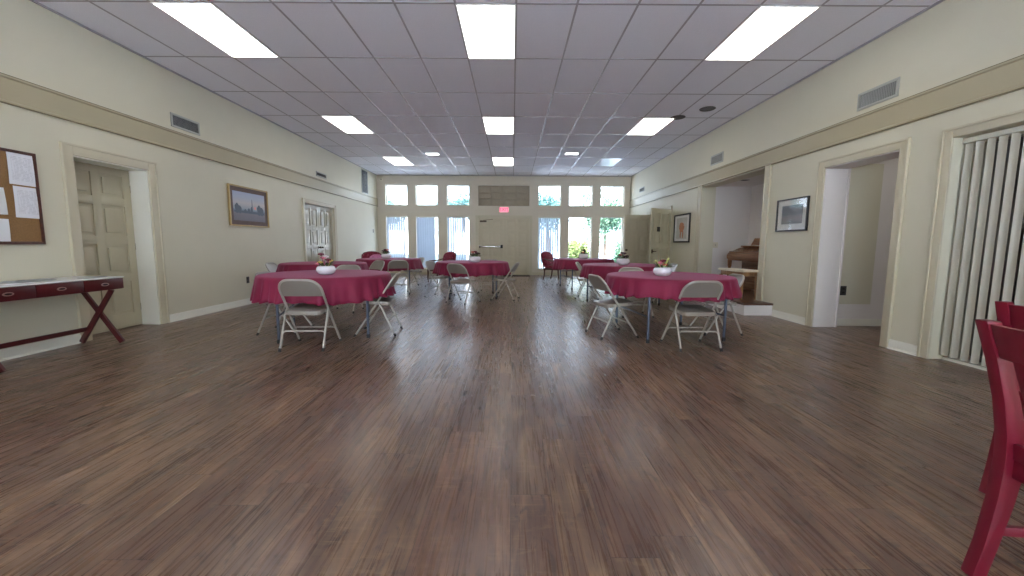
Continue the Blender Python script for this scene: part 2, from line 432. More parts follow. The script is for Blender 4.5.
trim(casing(XR, -1, RDD[0], RDD[1], RDD[3], .09), M['trim'], 'tan casing around the open double door by the far corner', 'door casing')
b = MB()
for (p, q) in ((ALC[0]-.14, ALC[0]), (ALC[1], ALC[1]+.16)):
    b.box((XR-.0005, p, 0), (XR-.022, q, 2.414), .004)
    b.box((XR-.0003, p-.003, .0003), (XR-.030, p+.02, 2.413), .003); b.box((XR-.0003, q-.02, .0003), (XR-.030, q+.003, 2.413), .003)
trim(b, M['trim'], 'tan pilasters on both sides of the piano alcove', 'pilaster')

# baseboards
def base(X, s, segs, name):
    b = MB()
    for p, q in segs:
        b.prism([(X+s*.0005, 0), (X+s*.016, 0), (X+s*.016, .085), (X+s*.010, .10), (X+s*.0005, .104)], 1, p, q)
        b.prism([(X+s*.016, 0), (X+s*.030, 0), (X+s*.026, .012), (X+s*.016, .018)], 1, p, q)
    struct(b.build(name, M['trim_white'], ang=30), 'pale baseboard along the %s wall' % name.split('_')[1], 'baseboard')
base(XL, 1, [(YB, D1[0]-.116), (D1[1]+.116, D2[0]-.101), (D2[1]+.101, YF)], 'baseboard_left')
base(XR, -1, [(YB, SLD[0]-.091), (SLD[1]+.091, HALL[0]-.101), (HALL[1]+.101, 6.46), (ALC[1]+.161, RDD[0]-.091), (RDD[1]+.091, YF)], 'baseboard_right')
b = MB()
for p, q in ((XL+.03, FD[0]-.10), (FD[1]+.10, XR-.03)): b.box((p, YF-.016, 0), (q, YF-.0005, .10), .004)
struct(b.build('baseboard_far', M['trim'], ang=30), 'tan baseboard under the far windows', 'baseboard')

# ------------------------------------------------------------------ panelled doors
def panel_leaf(b, x0, x1, z0, z1, y, t, cols=2, rows=4, sx=.11, mid=.10, rail=.10, heights=None):
    """door slab in local x/z; front face at y, thickness t behind (+y); raised panels on both faces"""
    rec = .026
    b.box((x0, y+rec, z0), (x1, y+t-rec, z1))
    pw = (x1-x0-2*sx-(cols-1)*mid)/cols
    tot = z1-z0-rail*(rows+1)-.08
    hs = heights or [.31, .25, .25, .19]
    sm = sum(hs); hs = [tot*h/sm for h in hs]
    zz = [z0+.08]
    cells = []
    z = z0+.08+rail
    for h in hs: cells.append((z, z+h)); z += h+rail
    for face in (0, 1):
        fy0, fy1 = (y, y+rec+.001) if face == 0 else (y+t-rec-.001, y+t)
        for k in range(cols+1):
            xa = x0 if k == 0 else x0+sx+k*pw+(k-1)*mid
            w = sx if k in (0, cols) else mid
            b.box((xa, fy0, z0), (xa+w, fy1, z1), .002)
        for k in range(cols):
            xa = x0+sx+k*(pw+mid); pz = z0
            for (za, zb) in cells+[(z1, z1)]:
                b.box((xa, fy0+.0004, pz), (xa+pw, fy1, za), .002); pz = zb
            for (za, zb) in cells:
                g = .042; yy = (fy0+.004, fy1) if face == 0 else (fy0, fy1-.004)
                b.box((xa+g, yy[0], za+g), (xa+pw-g, yy[1], zb-g), .016)
    return b
def knob(b, p, out, r=.028):
    """p on the door face; out = unit vector"""
    o = Vector(out); p = Vector(p)
    b.tube([p, p+o*.006], .032, 14); b.tube([p, p+o*.04], .010, 10)
    b.ball(p+o*.055, r, 2); return b
ROT_L = Matrix.Rotation(PI/2, 4, 'Z')    # local -y (front) -> +x (faces right)
# left single door, set back in its opening
door = MB(); panel_leaf(door, 0, D1[1]-D1[0]-.004, .006, D1[3]-.002, 0, .045, heights=[.30, .27, .27, .20])
d1 = struct(door.build('door_1', M['door'], ang=30), 'tan eight panel door in the deep recess of the left wall', 'door')
d1.location = (XL-.235, D1[0]+.002, 0); d1.rotation_euler = (0, 0, PI/2)
k = MB(); knob(k, (.07, 0, .98), (0, -1, 0)); k.build('door_knob', M['bronze'], d1)
k = MB(); [k.tube([(D1[1]-D1[0]-.012, -.002, z-.045), (D1[1]-D1[0]-.012, -.002, z+.045)], .007, 8) for z in (.25, 1.05, 1.8)]; k.build('hinge', M['bronze'], d1)
# jamb lining of that recess
b = MB()
b.box((XL-.234, D1[0]+.0005, 0), (XL+.001, D1[0]+.016, D1[3]-.0005)); b.box((XL-.234, D1[1]-.016, 0), (XL+.001, D1[1]-.0005, D1[3]-.0005)); b.box((XL-.234, D1[0]+.016, D1[3]-.016), (XL+.001, D1[1]-.016, D1[3]-.0005))
trim(b, M['trim_white'], 'pale jamb lining inside the left door recess', 'door jamb')
# left double doors
for n, (a, c) in ((2, (D2[0], (D2[0]+D2[1])/2)), (3, ((D2[0]+D2[1])/2, D2[1]))):
    door = MB(); panel_leaf(door, 0, c-a-.004, .006, D2[3]-.003, 0, .04, sx=.09, mid=.08, heights=[.24, .26, .26, .30])
    o = struct(door.build('door_%d' % n, M['door_grey'], ang=30), '%s leaf of the pale panelled double doors on the left wall' % ('near' if n == 2 else 'far'), 'door')
    o.location = (XL-.05, a+.002, 0); o.rotation_euler = (0, 0, PI/2)
    k = MB(); knob(k, ((c-a-.06) if n == 2 else .055, 0, 1.0), (0, -1, 0), .022); k.build('door_knob', M['bronze'], o)
b = MB()
b.box((XL-.30, D1[0]-.05, 0), (XL-.34, D1[1]+.05, D1[3]+.05)); b.box((XL-.30, D2[0]-.05, 0), (XL-.34, D2[1]+.05, D2[3]+.05))  # unseen dark slabs, added to close light leaks around the left doors
struct(b.build('wall_door_backing', simple('backing_dark', rgb(70, 64, 56), .8), smooth=False), 'dark slab added behind the left doors to stop light leaking in', 'wall')
# far double doors
for n, (a, c) in ((4, (FD[0], -.30)), (5, (-.30, FD[1]))):
    door = MB(); panel_leaf(door, 0, c-a-.004, .006, FD[3]-.02, 0, .045, heights=[.26, .27, .27, .22])
    o = struct(door.build('door_%d' % n, M['door_far'], ang=30), ('left leaf of the far double door with a push bar' if n == 4 else 'right leaf of the far double door, plain panels'), 'door')
    o.location = (a+.002, YF+.03, 0)
    if n == 4:
        k = MB(); k.box((.03, -.06, .995), (.80, -.035, 1.035), .008); k.box((.03, -.04, .97), (.08, -.0005, 1.06), .006); k.build('push_bar', M['chrome'], o)
        k = MB(); k.box((.80, -.075, .96), (.88, -.0005, 1.08), .012); k.tube([(.84, -.075, 1.02), (.84, -.10, 1.02)], .03, 12); k.build('latch_box', M['black_metal'], o)
        k = MB(); k.box((.06, -.06, 1.88), (.30, -.0005, 1.94), .01); k.bar((.18, -.05, 1.95), (.52, -.08, 1.975), .02, .012); k.build('door_closer', M['bronze'], o)
b = MB()
for p, q in ((FD[0]-.09, FD[0]), (FD[1], FD[1]+.09)): b.box((p, YF-.02, 0), (q, YF-.0005, FD[3]+.09), .004)
b.box((FD[0], YF-.02, FD[3]), (FD[1], YF-.0005, FD[3]+.09), .004)
trim(b, M['trim'], 'tan casing around the far double door', 'door casing')
b = MB()
b.box((FD[0]+.001, YF+.001, FD[3]-.03), (FD[1]-.001, YF+.029, FD[3]-.001)); b.box((-.33, YF+.076, .001), (-.27, YF+.10, FD[3]-.03)); b.box((FD[0]+.001, YF+.0755, FD[3]-.05), (FD[1]-.001, YF+.12, FD[3]-.001)); b.box((FD[0]+.001, YF+.0755, .001), (FD[1]-.001, YF+.12, .02))
trim(b, M['door_far'], 'tan stop and threshold behind the far double door', 'door stop')
# transom panel above the far doors
tr = MB(); tr.box((TRN[0]+.001, YF+.06, TRN[2]+.001), (TRN[1]-.001, YF+.10, TRN[3]-.001))
for x0, x1 in ((TRN[0]+.03, -.33), (-.29, TRN[1]-.03)):
    for k in range(3):
        for h in range(2):
            w_ = (x1-x0)/2; z0 = TRN[2]+.03+k*.222
            tr.box((x0+h*w_+.02, YF+.030, z0), (x0+(h+1)*w_-.02, YF+.0605, z0+.19), .012)
tr.box((-.33, YF+.025, TRN[2]+.001), (-.29, YF+.061, TRN[3]-.001))
trim(tr, simple('transom_tan', rgb(160, 148, 126), .5, var=.05), 'brown boarded transom panel above the far double door', 'panel')
# open leaves at the right wall
lv = MB(); panel_leaf(lv, 0, .84, .008, 2.02, -.022, .044, cols=2, rows=3, heights=[.42, .30, .28])
o = struct(lv.build('door_6', M['door_far'], ang=30), 'open door leaf seen face on beside the last right window', 'door')
o.location = (3.42, 12.62, 0); o.rotation_euler = (0, 0, math.atan2(.05, .74))
k = MB(); knob(k, (.07, -.022, .95), (0, -1, 0)); k.build('door_knob', M['bronze'], o)
lv = MB(); panel_leaf(lv, 0, .88, .008, 2.03, -.022, .044, cols=2, rows=2, heights=[.55, .5])
o = struct(lv.build('door_7', M['door'], ang=30), 'open door leaf with a dark lock plate, nearer of the two on the right', 'door')
o.location = (3.455, 10.34, 0); o.rotation_euler = (0, 0, math.atan2(.54, .69))
k = MB(); k.box((.04, -.03, .90), (.09, -.021, 1.0), .004); k.tube([(.065, -.022, .95), (.065, -.07, .95), (.17, -.072, .95)], .011, 8); k.build('door_handle', M['bronze'], o)
k = MB(); k.box((.25, -.035, 1.45), (.37, -.021, 1.57), .004); k.build('lock_plate', M['plastic_dark'], o)
# room behind the open double door
b = MB(); x0, x1 = XR+WT, XR+1.5
b.box((x1, RDD[0]-.2, 0), (x1+.1, RDD[1]+.2, 2.4)); b.box((x0, RDD[0]-.3, 0), (x1+.1, RDD[0]-.2, 2.4)); b.box((x0, RDD[1]+.2, 0), (x1+.1, RDD[1]+.3, 2.4)); b.box((x0, RDD[0]-.3, 2.4), (x1+.1, RDD[1]+.3, 2.5))
struct(b.build('wall_side_room', M['wall'], smooth=False), 'cream walls of the side room behind the open double door', 'wall')

# ------------------------------------------------------------------ alcove, hallway, blind recess
b = MB(); x0, x1 = XR+WT, 5.26
b.box((x1, ALC[0]-.7, 0), (x1+.1, ALC[1]+.12, 2.5)); b.box((x0, ALC[1]+.02, 0), (x1, ALC[1]+.12, 2.5))
b.box((x0, ALC[0]-.7, 0), (x1, ALC[0]-.6, 2.5)); b.box((x0, ALC[0]-.7, 2.40), (x1+.1, ALC[1]+.12, 2.5))
struct(b.build('wall_alcove', M['white_wall'], smooth=False), 'off white walls of the raised piano alcove', 'wall')
pz = .195
b = MB(); b.prism([(3.70, 6.47), (XR-.0005, 6.47), (XR-.0005, 9.17), (3.70, 9.17)], 2, pz-.03, pz); b.box((XR-.001, ALC[0]+.001, pz-.03), (5.258, ALC[1]-.001, pz)); b.box((XR+WT+.001, ALC[0]-.59, pz-.03), (5.258, ALC[0]+.001, pz))
struct(b.build('floor_platform', M['platform'], smooth=False), 'dark wood deck of the raised platform under the piano', 'platform')
b = MB(); b.box((3.715, 6.485, 0), (XR-.0006, 9.165, pz-.0305)); b.box((XR+WT+.002, ALC[0]-.59, 0), (5.25, ALC[1]-.005, pz-.0305))
trim(b, M['white_wall'], 'white riser of the piano platform', 'step')
b = MB(); y0 = 5.68
b.box((XR+WT, y0, 0), (6.6, y0+.1, 2.6)); b.box((6.6, 3.6, 0), (6.7, y0+.1, 2.6)); b.box((XR+WT, HALL[0]-.35, 0), (6.6, HALL[0]-.25, 2.6)); b.box((XR+WT, HALL[0]-.35, 2.45), (6.7, y0+.1, 2.6))
struct(b.build('wall_hall', M['white_wall'], smooth=False), 'grey white walls of the hallway through the right opening', 'wall')
b = MB(); b.box((XR+WT+.01, y0-.022, .31), (5.0, y0-.0005, 2.22), .006)
trim(b, M['wall'], 'cream raised panel on the hallway wall', 'panel')
b = MB()
b.box((XR+.001, HALL[1]-.012, 0), (XR+WT, HALL[1]-.0005, HALL[3]-.001)); b.box((XR+.001, HALL[0]+.0005, 0), (XR+WT, HALL[0]+.012, HALL[3]-.001)); b.box((XR+.001, HALL[0]+.012, HALL[3]-.012), (XR+WT, HALL[1]-.012, HALL[3]-.0005))
b.box((XR+WT+.0005, HALL[1]-.03, 0), (XR+WT+.02, y0-.023, HALL[3]-.001))
trim(b, M['white_wall'], 'white jamb lining of the hallway opening', 'door jamb')
b = MB(); b.box((XR+WT+.001, y0-.018, 0), (6.59, y0-.0005, .10), .004)
struct(b.build('baseboard_hall', M['trim_white'], ang=30), 'pale baseboard along the hallway wall', 'baseboard')
b = MB(); b.box((XR+.13, SLD[0]+.001, 0), (XR+.28, SLD[1]-.001, .025)); b.box((XR+.2, SLD[0]+.001, .025), (XR+.28, SLD[0]+.06, SLD[3]-.001)); b.box((XR+.2, SLD[1]-.06, .025), (XR+.28, SLD[1]-.001, SLD[3]-.001)); b.box((XR+.2, SLD[0]+.06, SLD[3]-.06), (XR+.28, SLD[1]-.06, SLD[3]-.001)); b.box((XR+.2, 2.62, .025), (XR+.28, 2.68, SLD[3]-.06))
w = struct(b.build('window_13', M['trim_white'], ang=30), 'white framed sliding glass door behind the vertical blinds', 'window')
b = MB(); b.box((XR+.235, SLD[0]+.06, .025), (XR+.24, SLD[1]-.06, SLD[3]-.06)); b.build('pane', M['glass'], w)
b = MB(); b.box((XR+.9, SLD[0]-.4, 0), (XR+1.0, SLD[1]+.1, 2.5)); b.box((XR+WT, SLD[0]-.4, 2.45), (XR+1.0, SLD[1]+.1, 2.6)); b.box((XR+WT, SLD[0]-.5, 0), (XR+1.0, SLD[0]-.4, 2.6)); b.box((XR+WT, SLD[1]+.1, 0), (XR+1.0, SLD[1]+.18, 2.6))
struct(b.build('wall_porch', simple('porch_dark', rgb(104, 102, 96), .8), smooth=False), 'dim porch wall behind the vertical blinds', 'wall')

# ------------------------------------------------------------------ windows and blinds
n = 0
for (z0, z1) in (UP, LOW):
    for (a, c) in WX:
        n += 1; f = .022; y = YF+.10
        b = MB()
        for lo, hi in (((a+.001, z0+.001), (a+f, z1-.001)), ((c-f, z0+.001), (c-.001, z1-.001)), ((a+f, z0+.001), (c-f, z0+f)), ((a+f, z1-f), (c-f, z1-.001))):
            b.box((lo[0], y, lo[1]), (hi[0], y+.05, hi[1]), .003)
        w = struct(b.build('window_%d' % n, M['trim'], ang=30), '%s window, number %d from the left, in the far wall' % ('upper' if z0 > 2 else 'lower', (n-1) % 6+1), 'window')
        p = MB(); p.box((a+f, y+.022, z0+f), (c-f, y+.028, z1-f)); p.build('pane', M['glass'], w)
        if z0 < 2:
            p = MB(); p.box((a-.03, YF-.04, z0-.022), (c+.03, YF-.0005, z0), .004); p.build('sill', M['trim'], w)
for i, (a, c) in enumerate(BW_ADDED):
    b = MB(); f = .05; y = YB-.16
    for lo, hi in (((a+.001, .201), (a+f, 2.699)), ((c-f, .201), (c-.001, 2.699)), ((a+f, .201), (c-f, .2+f)), ((a+f, 2.7-f), (c-f, 2.699)), (((a+c)/2-.03, .2+f), ((a+c)/2+.03, 2.7-f))):
        b.box((lo[0], y, lo[1]), (hi[0], y+.06, hi[1]), .003)
    w = struct(b.build('window_%d' % (14+i), M['trim_white'], ang=30), 'tall window added in the unseen wall behind the camera for daylight', 'window')
    p = MB(); p.box((a+f, y+.027, .2+f), (c-f, y+.033, 2.7-f)); p.build('pane', M['glass'], w)
def vertical_blind(loc, width, h, ang, along, label, vmat, pitch=.082, vw=.088, first=0.0, sway=0):
    """local x along the rail, hangs from z=h down to z=.02"""
    r = empty('vertical_blind', loc, along); tag(r, label, 'blind', 'vertical blinds')
    b = MB(); b.box((0, -.022, h), (width, .022, h+.045), .004); b.build('head_rail', M['trim_white'], r)
    b = MB(); nv = int((width-.06)/pitch)
    for i in range(nv):
        x = .05+first+i*pitch
        t = ang+sway*math.sin(i*1.7)
        dx, dy = math.cos(t)*vw/2, math.sin(t)*vw/2
        # gently curved vane with a real thickness
        pts = []
        for q in range(5):
            u = -1+q*.5; c = .006*(1-u*u)
            pts.append((x+dx*u-math.sin(t)*c, dy*u+math.cos(t)*c))
        back = [(px+math.sin(t)*.0012, py-math.cos(t)*.0012) for px, py in reversed(pts)]
        b.prism(pts+back, 2, .02, h-.002)
    b.build('vanes', vmat, r, ang=60)
    return r
names = ['leftmost', 'second', 'third']
for i, (a, c) in enumerate(WX[:3]):
    vertical_blind((a+.004, YF+.05, LOW[0]+.005), c-a-.008, LOW[1]-LOW[0]-.055, [math.radians(50), math.radians(30), math.radians(46)][i], 0,
                   'white vertical blind in the %s lower window from the left, left of the double door' % names[i], M['vane'])
a, c = WX[3]
vertical_blind((a+.004, YF+.05, LOW[0]+.005), c-a-.008, LOW[1]-LOW[0]-.055, math.radians(34), 0, 'white vertical blind in the lower window just right of the double door', M['vane'])
vertical_blind((XR+.095, SLD[1]-.004, .028), SLD[1]-SLD[0]-.008, SLD[3]-.085, math.radians(35), -PI/2,
               'tall ivory vertical blind filling the near opening of the right wall', M['vane_grey'], pitch=.089, vw=.053, sway=.03)

# ------------------------------------------------------------------ ceiling lights, vents, speakers
def ceiling_light(x0, y0, label, lens, w=TW, l=TL, fr=.014):
    r = empty('ceiling_light', (x0, y0, HC)); tag(r, label, 'ceiling light', 'flat rectangular ceiling lights')
    b = MB()
    for lo, hi in (((0, 0), (w, fr)), ((0, l-fr), (w, l)), ((0, fr), (fr, l-fr)), ((w-fr, fr), (w, l-fr))):
        b.box((lo[0], lo[1], -.012), (hi[0], hi[1], -.0005), .002)
    b.build('frame', M['fixture'], r, ang=30)
    b = MB(); b.box((fr, fr, -.008), (w-fr, l-fr, -.002)); b.build('diffuser', lens, r, smooth=False)
    return r
rows = {0: 'nearest', 3: 'middle', 6: 'farthest'}
colsn = {-6: 'left', -1: 'centre', 4: 'right'}
for kx, cn in colsn.items():
    for ky, rn in rows.items():
        off = (kx == 4 and ky == 6)
        lab = 'unlit bluish rectangular ceiling light, farthest of the right row' if off else 'lit white rectangular ceiling light, %s of the %s row' % (rn, cn)
        ceiling_light(GX+kx*TW, GY+ky*TL, lab, M['lens_off'] if off else M['lens'])
o = ceiling_light(5.2, 4.7, 'unseen ceiling light added to brighten the hallway beyond the right opening', emit('hall_fill_lit', (1, .96, .9, 1), 3.0), .30, .60); o.location.z = 2.45  # unseen lamp added to lift the dark hallway walls
ceiling_light(-2.33, 11.16, 'small square lit ceiling light on the left near the far wall', M['lens_small'], .36, .24)
ceiling_light(1.38, 11.04, 'small square lit ceiling light on the right near the far wall', M['lens_small'], .36, .22)

def vent(loc, rz, w, h, label, nl, vert=False, flat=False):
    """local x = width, z = height, faces -y"""
    r = empty('air_vent', loc, rz)
    if flat: r.rotation_euler = (-PI/2, 0, 0)
    tag(r, label, 'vent')
    f = .028; b = MB()
    for lo, hi in (((0, 0), (w, f)), ((0, h-f), (w, h)), ((0, f), (f, h-f)), ((w-f, f), (w, h-f))):
        b.box((lo[0], -.014, lo[1]), (hi[0], -.0005, hi[1]), .003)
    b.build('frame', M['vent'], r, ang=30)
    b = MB(); b.box((f, -.004, f), (w-f, -.001, h-f)); b.build('backing', M['vent_dark'], r, smooth=False)
    b = MB()
    for i in range(nl):
        if vert:
            x = f+(i+.5)*(w-2*f)/nl; b.bar((x, -.008, f), (x, -.008, h-f), .010, .0025, 0, up=(.6, -1, 0))
        else:
            z = f+(i+.5)*(h-2*f)/nl; b.bar((f, -.008, z), (w-f, -.008, z), .010, .0025, 0, up=(0, -.6, 1))
    b.build('louvers', M['louver'], r, ang=30)
    return r
vent((XL, 5.94, 2.73), PI/2, .53, .19, 'grey louvred air vent on the left wall above the recessed door', 22, True)
vent((XL, 10.21, 2.735), PI/2, .54, .12, 'small air vent on the left wall above the double doors', 16, True)
vent((XL, 13.25, 2.71), PI/2, .56, .75, 'tall dark grille high on the left wall by the far corner', 18)
vent((XR, 5.16, 2.735), -PI/2, .53, .20, 'grey louvred air vent on the right wall above the hallway opening', 22, True)
vent((XR, 8.84, 2.765), -PI/2, .50, .20, 'air vent on the right wall above the piano alcove', 20, True)
vent((XR, 13.70, 2.80), -PI/2, .48, .15, 'small air vent on the right wall near the far corner', 16, True)
vent((-1.72, 10.62, HC), 0, .42, .62, 'flat ceiling air vent left of the centre row near the far wall', 14, flat=True)
for (x, y, lab) in ((3.42, 7.5, 'round grey ceiling speaker above the piano alcove, nearer of two'), (3.10, 8.0, 'round grey ceiling speaker above the piano alcove, farther of two')):
    r = empty('ceiling_speaker', (x, y, HC)); tag(r, lab, 'speaker', 'round ceiling speakers')
    b = MB(); b.lathe([(.13, -.0005), (.135, -.006), (.125, -.012), (.112, -.010), (.11, -.0005)], 28); b.build('rim', M['speaker'], r)
    b = MB(); b.lathe([(.112, -.004), (.08, -.010), (0, -.012)], 28); b.lathe([(.112, -.004), (0, -.003)], 28); b.build('grille', M['speaker'], r)
r = empty('alcove_downlight', (4.59, 8.28, 2.40)); tag(r, 'small dark recessed downlight in the alcove ceiling above the piano', 'ceiling light')
b = MB(); b.lathe([(.09, -.0005), (.092, -.006), (.075, -.008), (.07, -.0005)], 24); b.build('rim', M['vent'], r)
b = MB(); b.lathe([(.072, -.003), (.05, -.002), (0, -.0015)], 24); b.lathe([(.072, -.003), (0, -.0045)], 24); b.build('baffle', M['vent_dark'], r)

# ------------------------------------------------------------------ exit sign
r = empty('exit_sign', (-.30, YF, 2.215)); tag(r, 'small glowing pink and red EXIT sign above the far double door', 'sign')
b = MB(); b.box((-.17, -.055, 0), (.17, -.0005, .20), .006); b.build('housing', M['plastic'], r)
b = MB(); b.box((-.16, -.060, .012), (.16, -.0555, .188)); b.build('face', M['exit'], r, smooth=False)
cu = bpy.data.curves.new('exit_text', 'FONT'); cu.body = 'EXIT'; cu.size = .155; cu.extrude = .002; cu.align_x = 'CENTER'; cu.align_y = 'CENTER'
tmp = bpy.data.objects.new('tmp_text', cu); COL.objects.link(tmp)
dg = bpy.context.evaluated_depsgraph_get(); dg.update()
me = bpy.data.meshes.new_from_object(tmp.evaluated_get(dg)); bpy.data.objects.remove(tmp)
me.transform(Matrix.Translation((0, -.063, .10)) @ Matrix.Rotation(PI/2, 4, 'X')); me.materials.clear(); me.materials.append(M['exit_letter'])
lt = bpy.data.objects.new('lettering', me); COL.objects.link(lt); lt.parent = r

# ------------------------------------------------------------------ plates on walls
def plate(name, loc, rz, label, cat, mat, toggle, w=.075, h=.118):
    r = empty(name, loc, rz); tag(r, label, cat)
    b = MB(); b.box((-w/2, -.007, -h/2), (w/2, -.0005, h/2), .003); b.build('cover_plate', mat, r)
    b = MB()
    if toggle: b.box((-.005, -.016, -.012), (.005, -.0072, .010), .002)
    else:
        b.box((-.016, -.0105, .012), (.016, -.0072, .040), .003)
        c = MB(); c.box((-.016, -.0105, -.040), (.016, -.0072, -.012), .003); c.build('socket', M['plastic_dark'] if mat is not M['plastic_dark'] else M['black_metal'], r)
    b.build('switch_toggle' if toggle else 'socket', M['plastic_dark'] if mat is not M['plastic_dark'] else M['black_metal'], r)
plate('wall_outlet', (XL, 7.39, .44), PI/2, 'small wall outlet low on the left wall beside the front left table', 'outlet', M['plastic_dark'], False)
plate('light_switch', (XL, 14.22, 1.53), PI/2, 'light switch on the left wall near the far corner', 'switch', M['bronze'], True)
plate('light_switch', (4.53, ALC[1]+.02, 1.12), 0, 'beige switch plate on the alcove wall above the piano keyboard end', 'switch', M['plastic'], True, .12, .12)
plate('wall_outlet', (4.60, 5.68-.022, .50), 0, 'dark outlet plate low on the cream hallway panel', 'outlet', M['plastic_dark'], False, .085, .13)
r = empty('wall_sensor', (-4.62, YF, 3.36)); tag(r, 'small pale sensor box high in the far left corner', 'sensor')
b = MB(); b.prism([(-.0005, -.05), (-.03, -.05), (-.05, 0), (-.035, .05), (-.0005, .05)], 0, -.04, .04, bev=.004); b.build('case', M['plastic'], r)
b = MB(); b.box((-.022, -.048, -.028), (.022, -.034, .0)); b.build('lens', M['plastic_dark'], r)

# ------------------------------------------------------------------ pictures and cork board
def framed(name, loc, rz, w, h, fw, fmat, label, cat, depth=.03):
    """local x right, z up, faces -y; origin bottom left on the wall"""
    r = empty(name, loc, rz); tag(r, label, cat)
    b = MB(); B = -.001
    for poly in ([(0, 0), (w, 0), (w-fw, fw), (fw, fw)], [(0, h), (fw, h-fw), (w-fw, h-fw), (w, h)], [(0, 0), (fw, fw), (fw, h-fw), (0, h)], [(w, 0), (w, h), (w-fw, h-fw), (w-fw, fw)]):
        b.prism(poly, 1, B, -depth, bev=.003)
    b.build('frame', fmat, r, ang=30)
    return r
p = framed('framed_picture', (XL, 7.0, 1.40), PI/2, 1.10, .70, .024, M['gold_frame'], 'wide framed sunset landscape print with brown mat on the left wall', 'picture', .035)
b = MB(); b.box((.022, -.016, .022), (1.078, -.002, .678)); b.build('mat', M['mat_brown'], p, smooth=False)
def sunset():
    q = N('print_sunset'); tc = q.n('TexCoord'); sp = q.n('SeparateXYZ'); q.l(tc.outputs['Generated'], sp.inputs[0])
    c = q.ramp(sp.outputs[2], [(0, rgb(96, 92, 104)), (.25, rgb(112, 108, 116)), (.36, rgb(96, 116, 140)), (.42, rgb(150, 160, 172)), (.62, rgb(196, 190, 190)), (.8, rgb(176, 186, 202)), (1, rgb(164, 178, 204))])
    f = q.noise(q.coord((6, 1, 26)), 1, 4)
    q.bsdf(q.mix(q.math('MULTIPLY', f, .3), c, rgb(150, 140, 150)), .35); return q.m
b = MB(); b.box((.10, -.0185, .10), (1.0, -.0165, .60)); b.build('print', sunset(), p, smooth=False)
b = MB()
for (x, z, rr, hh) in ((.20, .31, .055, .09), (.27, .29, .045, .07), (.52, .28, .035, .05), (.60, .30, .03, .06), (.82, .31, .06, .10), (.90, .29, .05, .08), (.42, .27, .03, .04)):
    b.prism([(x+rr*math.cos(t)*(1+.25*math.sin(5*t)), z+hh*math.sin(t)) for t in [2*PI*k/14 for k in range(14)]], 1, -.0187, -.0205)
b.prism([(.125, .24), (.975, .23), (.975, .265), (.6, .275), (.125, .27)], 1, -.0187, -.0198)
b.prism([(.605, .28), (.63, .28), (.624, .47), (.618, .50), (.611, .47)], 1, -.0187, -.0207)
b.build('trees', simple('print_slate', rgb(82, 92, 108), .4), p, smooth=False)
b = MB(); b.prism([(.70+.026*math.cos(t), .34+.026*math.sin(t)) for t in [2*PI*k/16 for k in range(16)]], 1, -.0187, -.0197); b.build('sun', simple('print_sun', rgb(240, 150, 140), .4), p, smooth=False)
p = framed('framed_picture', (XR, 6.52, 1.33), -PI/2, .68, .485, .022, M['black_frame'], 'black framed grey landscape print in white mat between alcove and hallway', 'picture')
b = MB(); b.box((.02, -.014, .02), (.66, -.002, .465)); b.build('mat', M['mat_white'], p, smooth=False)
def grey_land():
    q = N('print_grey'); tc = q.n('TexCoord'); sp = q.n('SeparateXYZ'); q.l(tc.outputs['Generated'], sp.inputs[0])
    c = q.ramp(sp.outputs[2], [(0, rgb(124, 128, 124)), (.3, rgb(150, 138, 140)), (.45, rgb(128, 130, 134)), (.5, rgb(104, 110, 118)), (1, rgb(112, 118, 128))])
    f = q.noise(q.coord((5, 5, 14)), 1, 4); q.bsdf(q.mix(q.math('MULTIPLY', f, .35), c, rgb(90, 94, 100)), .3); return q.m
b = MB(); b.box((.12, -.0165, .11), (.57, -.0145, .385)); b.build('print', grey_land(), p, smooth=False)
b = MB(); b.box((.0225, -.0195, .0225), (.6575, -.0185, .4625)); b.build('pane', M['glass'], p, smooth=False)
p = framed('framed_picture', (XR, 10.62, 1.175), -PI/2, .93, .69, .035, M['black_frame'], 'black framed print of an orange figure on the right wall beside the open door', 'picture')
b = MB(); b.box((.03, -.014, .03), (.90, -.002, .66)); b.build('mat', M['mat_white'], p, smooth=False)
b = MB(); b.box((.16, -.0165, .09), (.77, -.0145, .60)); b.build('print', simple('print_pale_grey', rgb(196, 194, 186), .4, var=.08, nscale=8), p, smooth=False)
b = MB()
for (x, z, rx, rz_) in ((.46, .42, .13, .07), (.40, .36, .08, .06), (.54, .36, .09, .06), (.47, .30, .11, .05), (.41, .20, .035, .10), (.55, .20, .035, .10)):
    b.prism([(x+rx*math.cos(t)*(1+.15*math.sin(4*t)), z+rz_*math.sin(t)) for t in [2*PI*k/14 for k in range(14)]], 1, -.0167, -.0187-.0004*x)
b.build('figure', simple('print_orange', rgb(190, 128, 92), .5, var=.15), p, smooth=False)

p = framed('cork_board', (XL, 3.12, 1.085), PI/2, 1.09, .90, .028, M['dark_wood'], 'cork notice board with papers in a dark wood frame on the left wall', 'notice board', .022)
b = MB(); b.box((.026, -.012, .026), (1.064, -.001, .874)); b.build('cork', M['cork'], p, smooth=False)
def sheet(y0, z0, w, h, label, tilt=0, mat=None):
    # slightly curled sheet, hung on the board
    bm = MB(); nseg = 6
    pts = []
    for i in range(nseg+1):
        z = h*i/nseg; bulge = .004*math.sin(PI*i/nseg)+(.004*(1-i/nseg)**2)
        pts.append((.0006+bulge, z))
    prof = pts+[(x+.0006, z) for x, z in reversed(pts)]
    bm.prism(prof, 1, 0, w)
    o = bm.build('paper_sheet', mat or M['paper'], ang=40); o.location = (XL+.0125, y0, z0); o.rotation_euler = (tilt, 0, 0)
    return tag(o, label, 'paper', 'papers on the cork board')
sheet(3.965, 1.660, .225, .30, 'white printed page pinned at the top right of the cork board', -.02)
sheet(3.985, 1.345, .225, .30, 'white printed page below the top right page on the cork board', -.02)
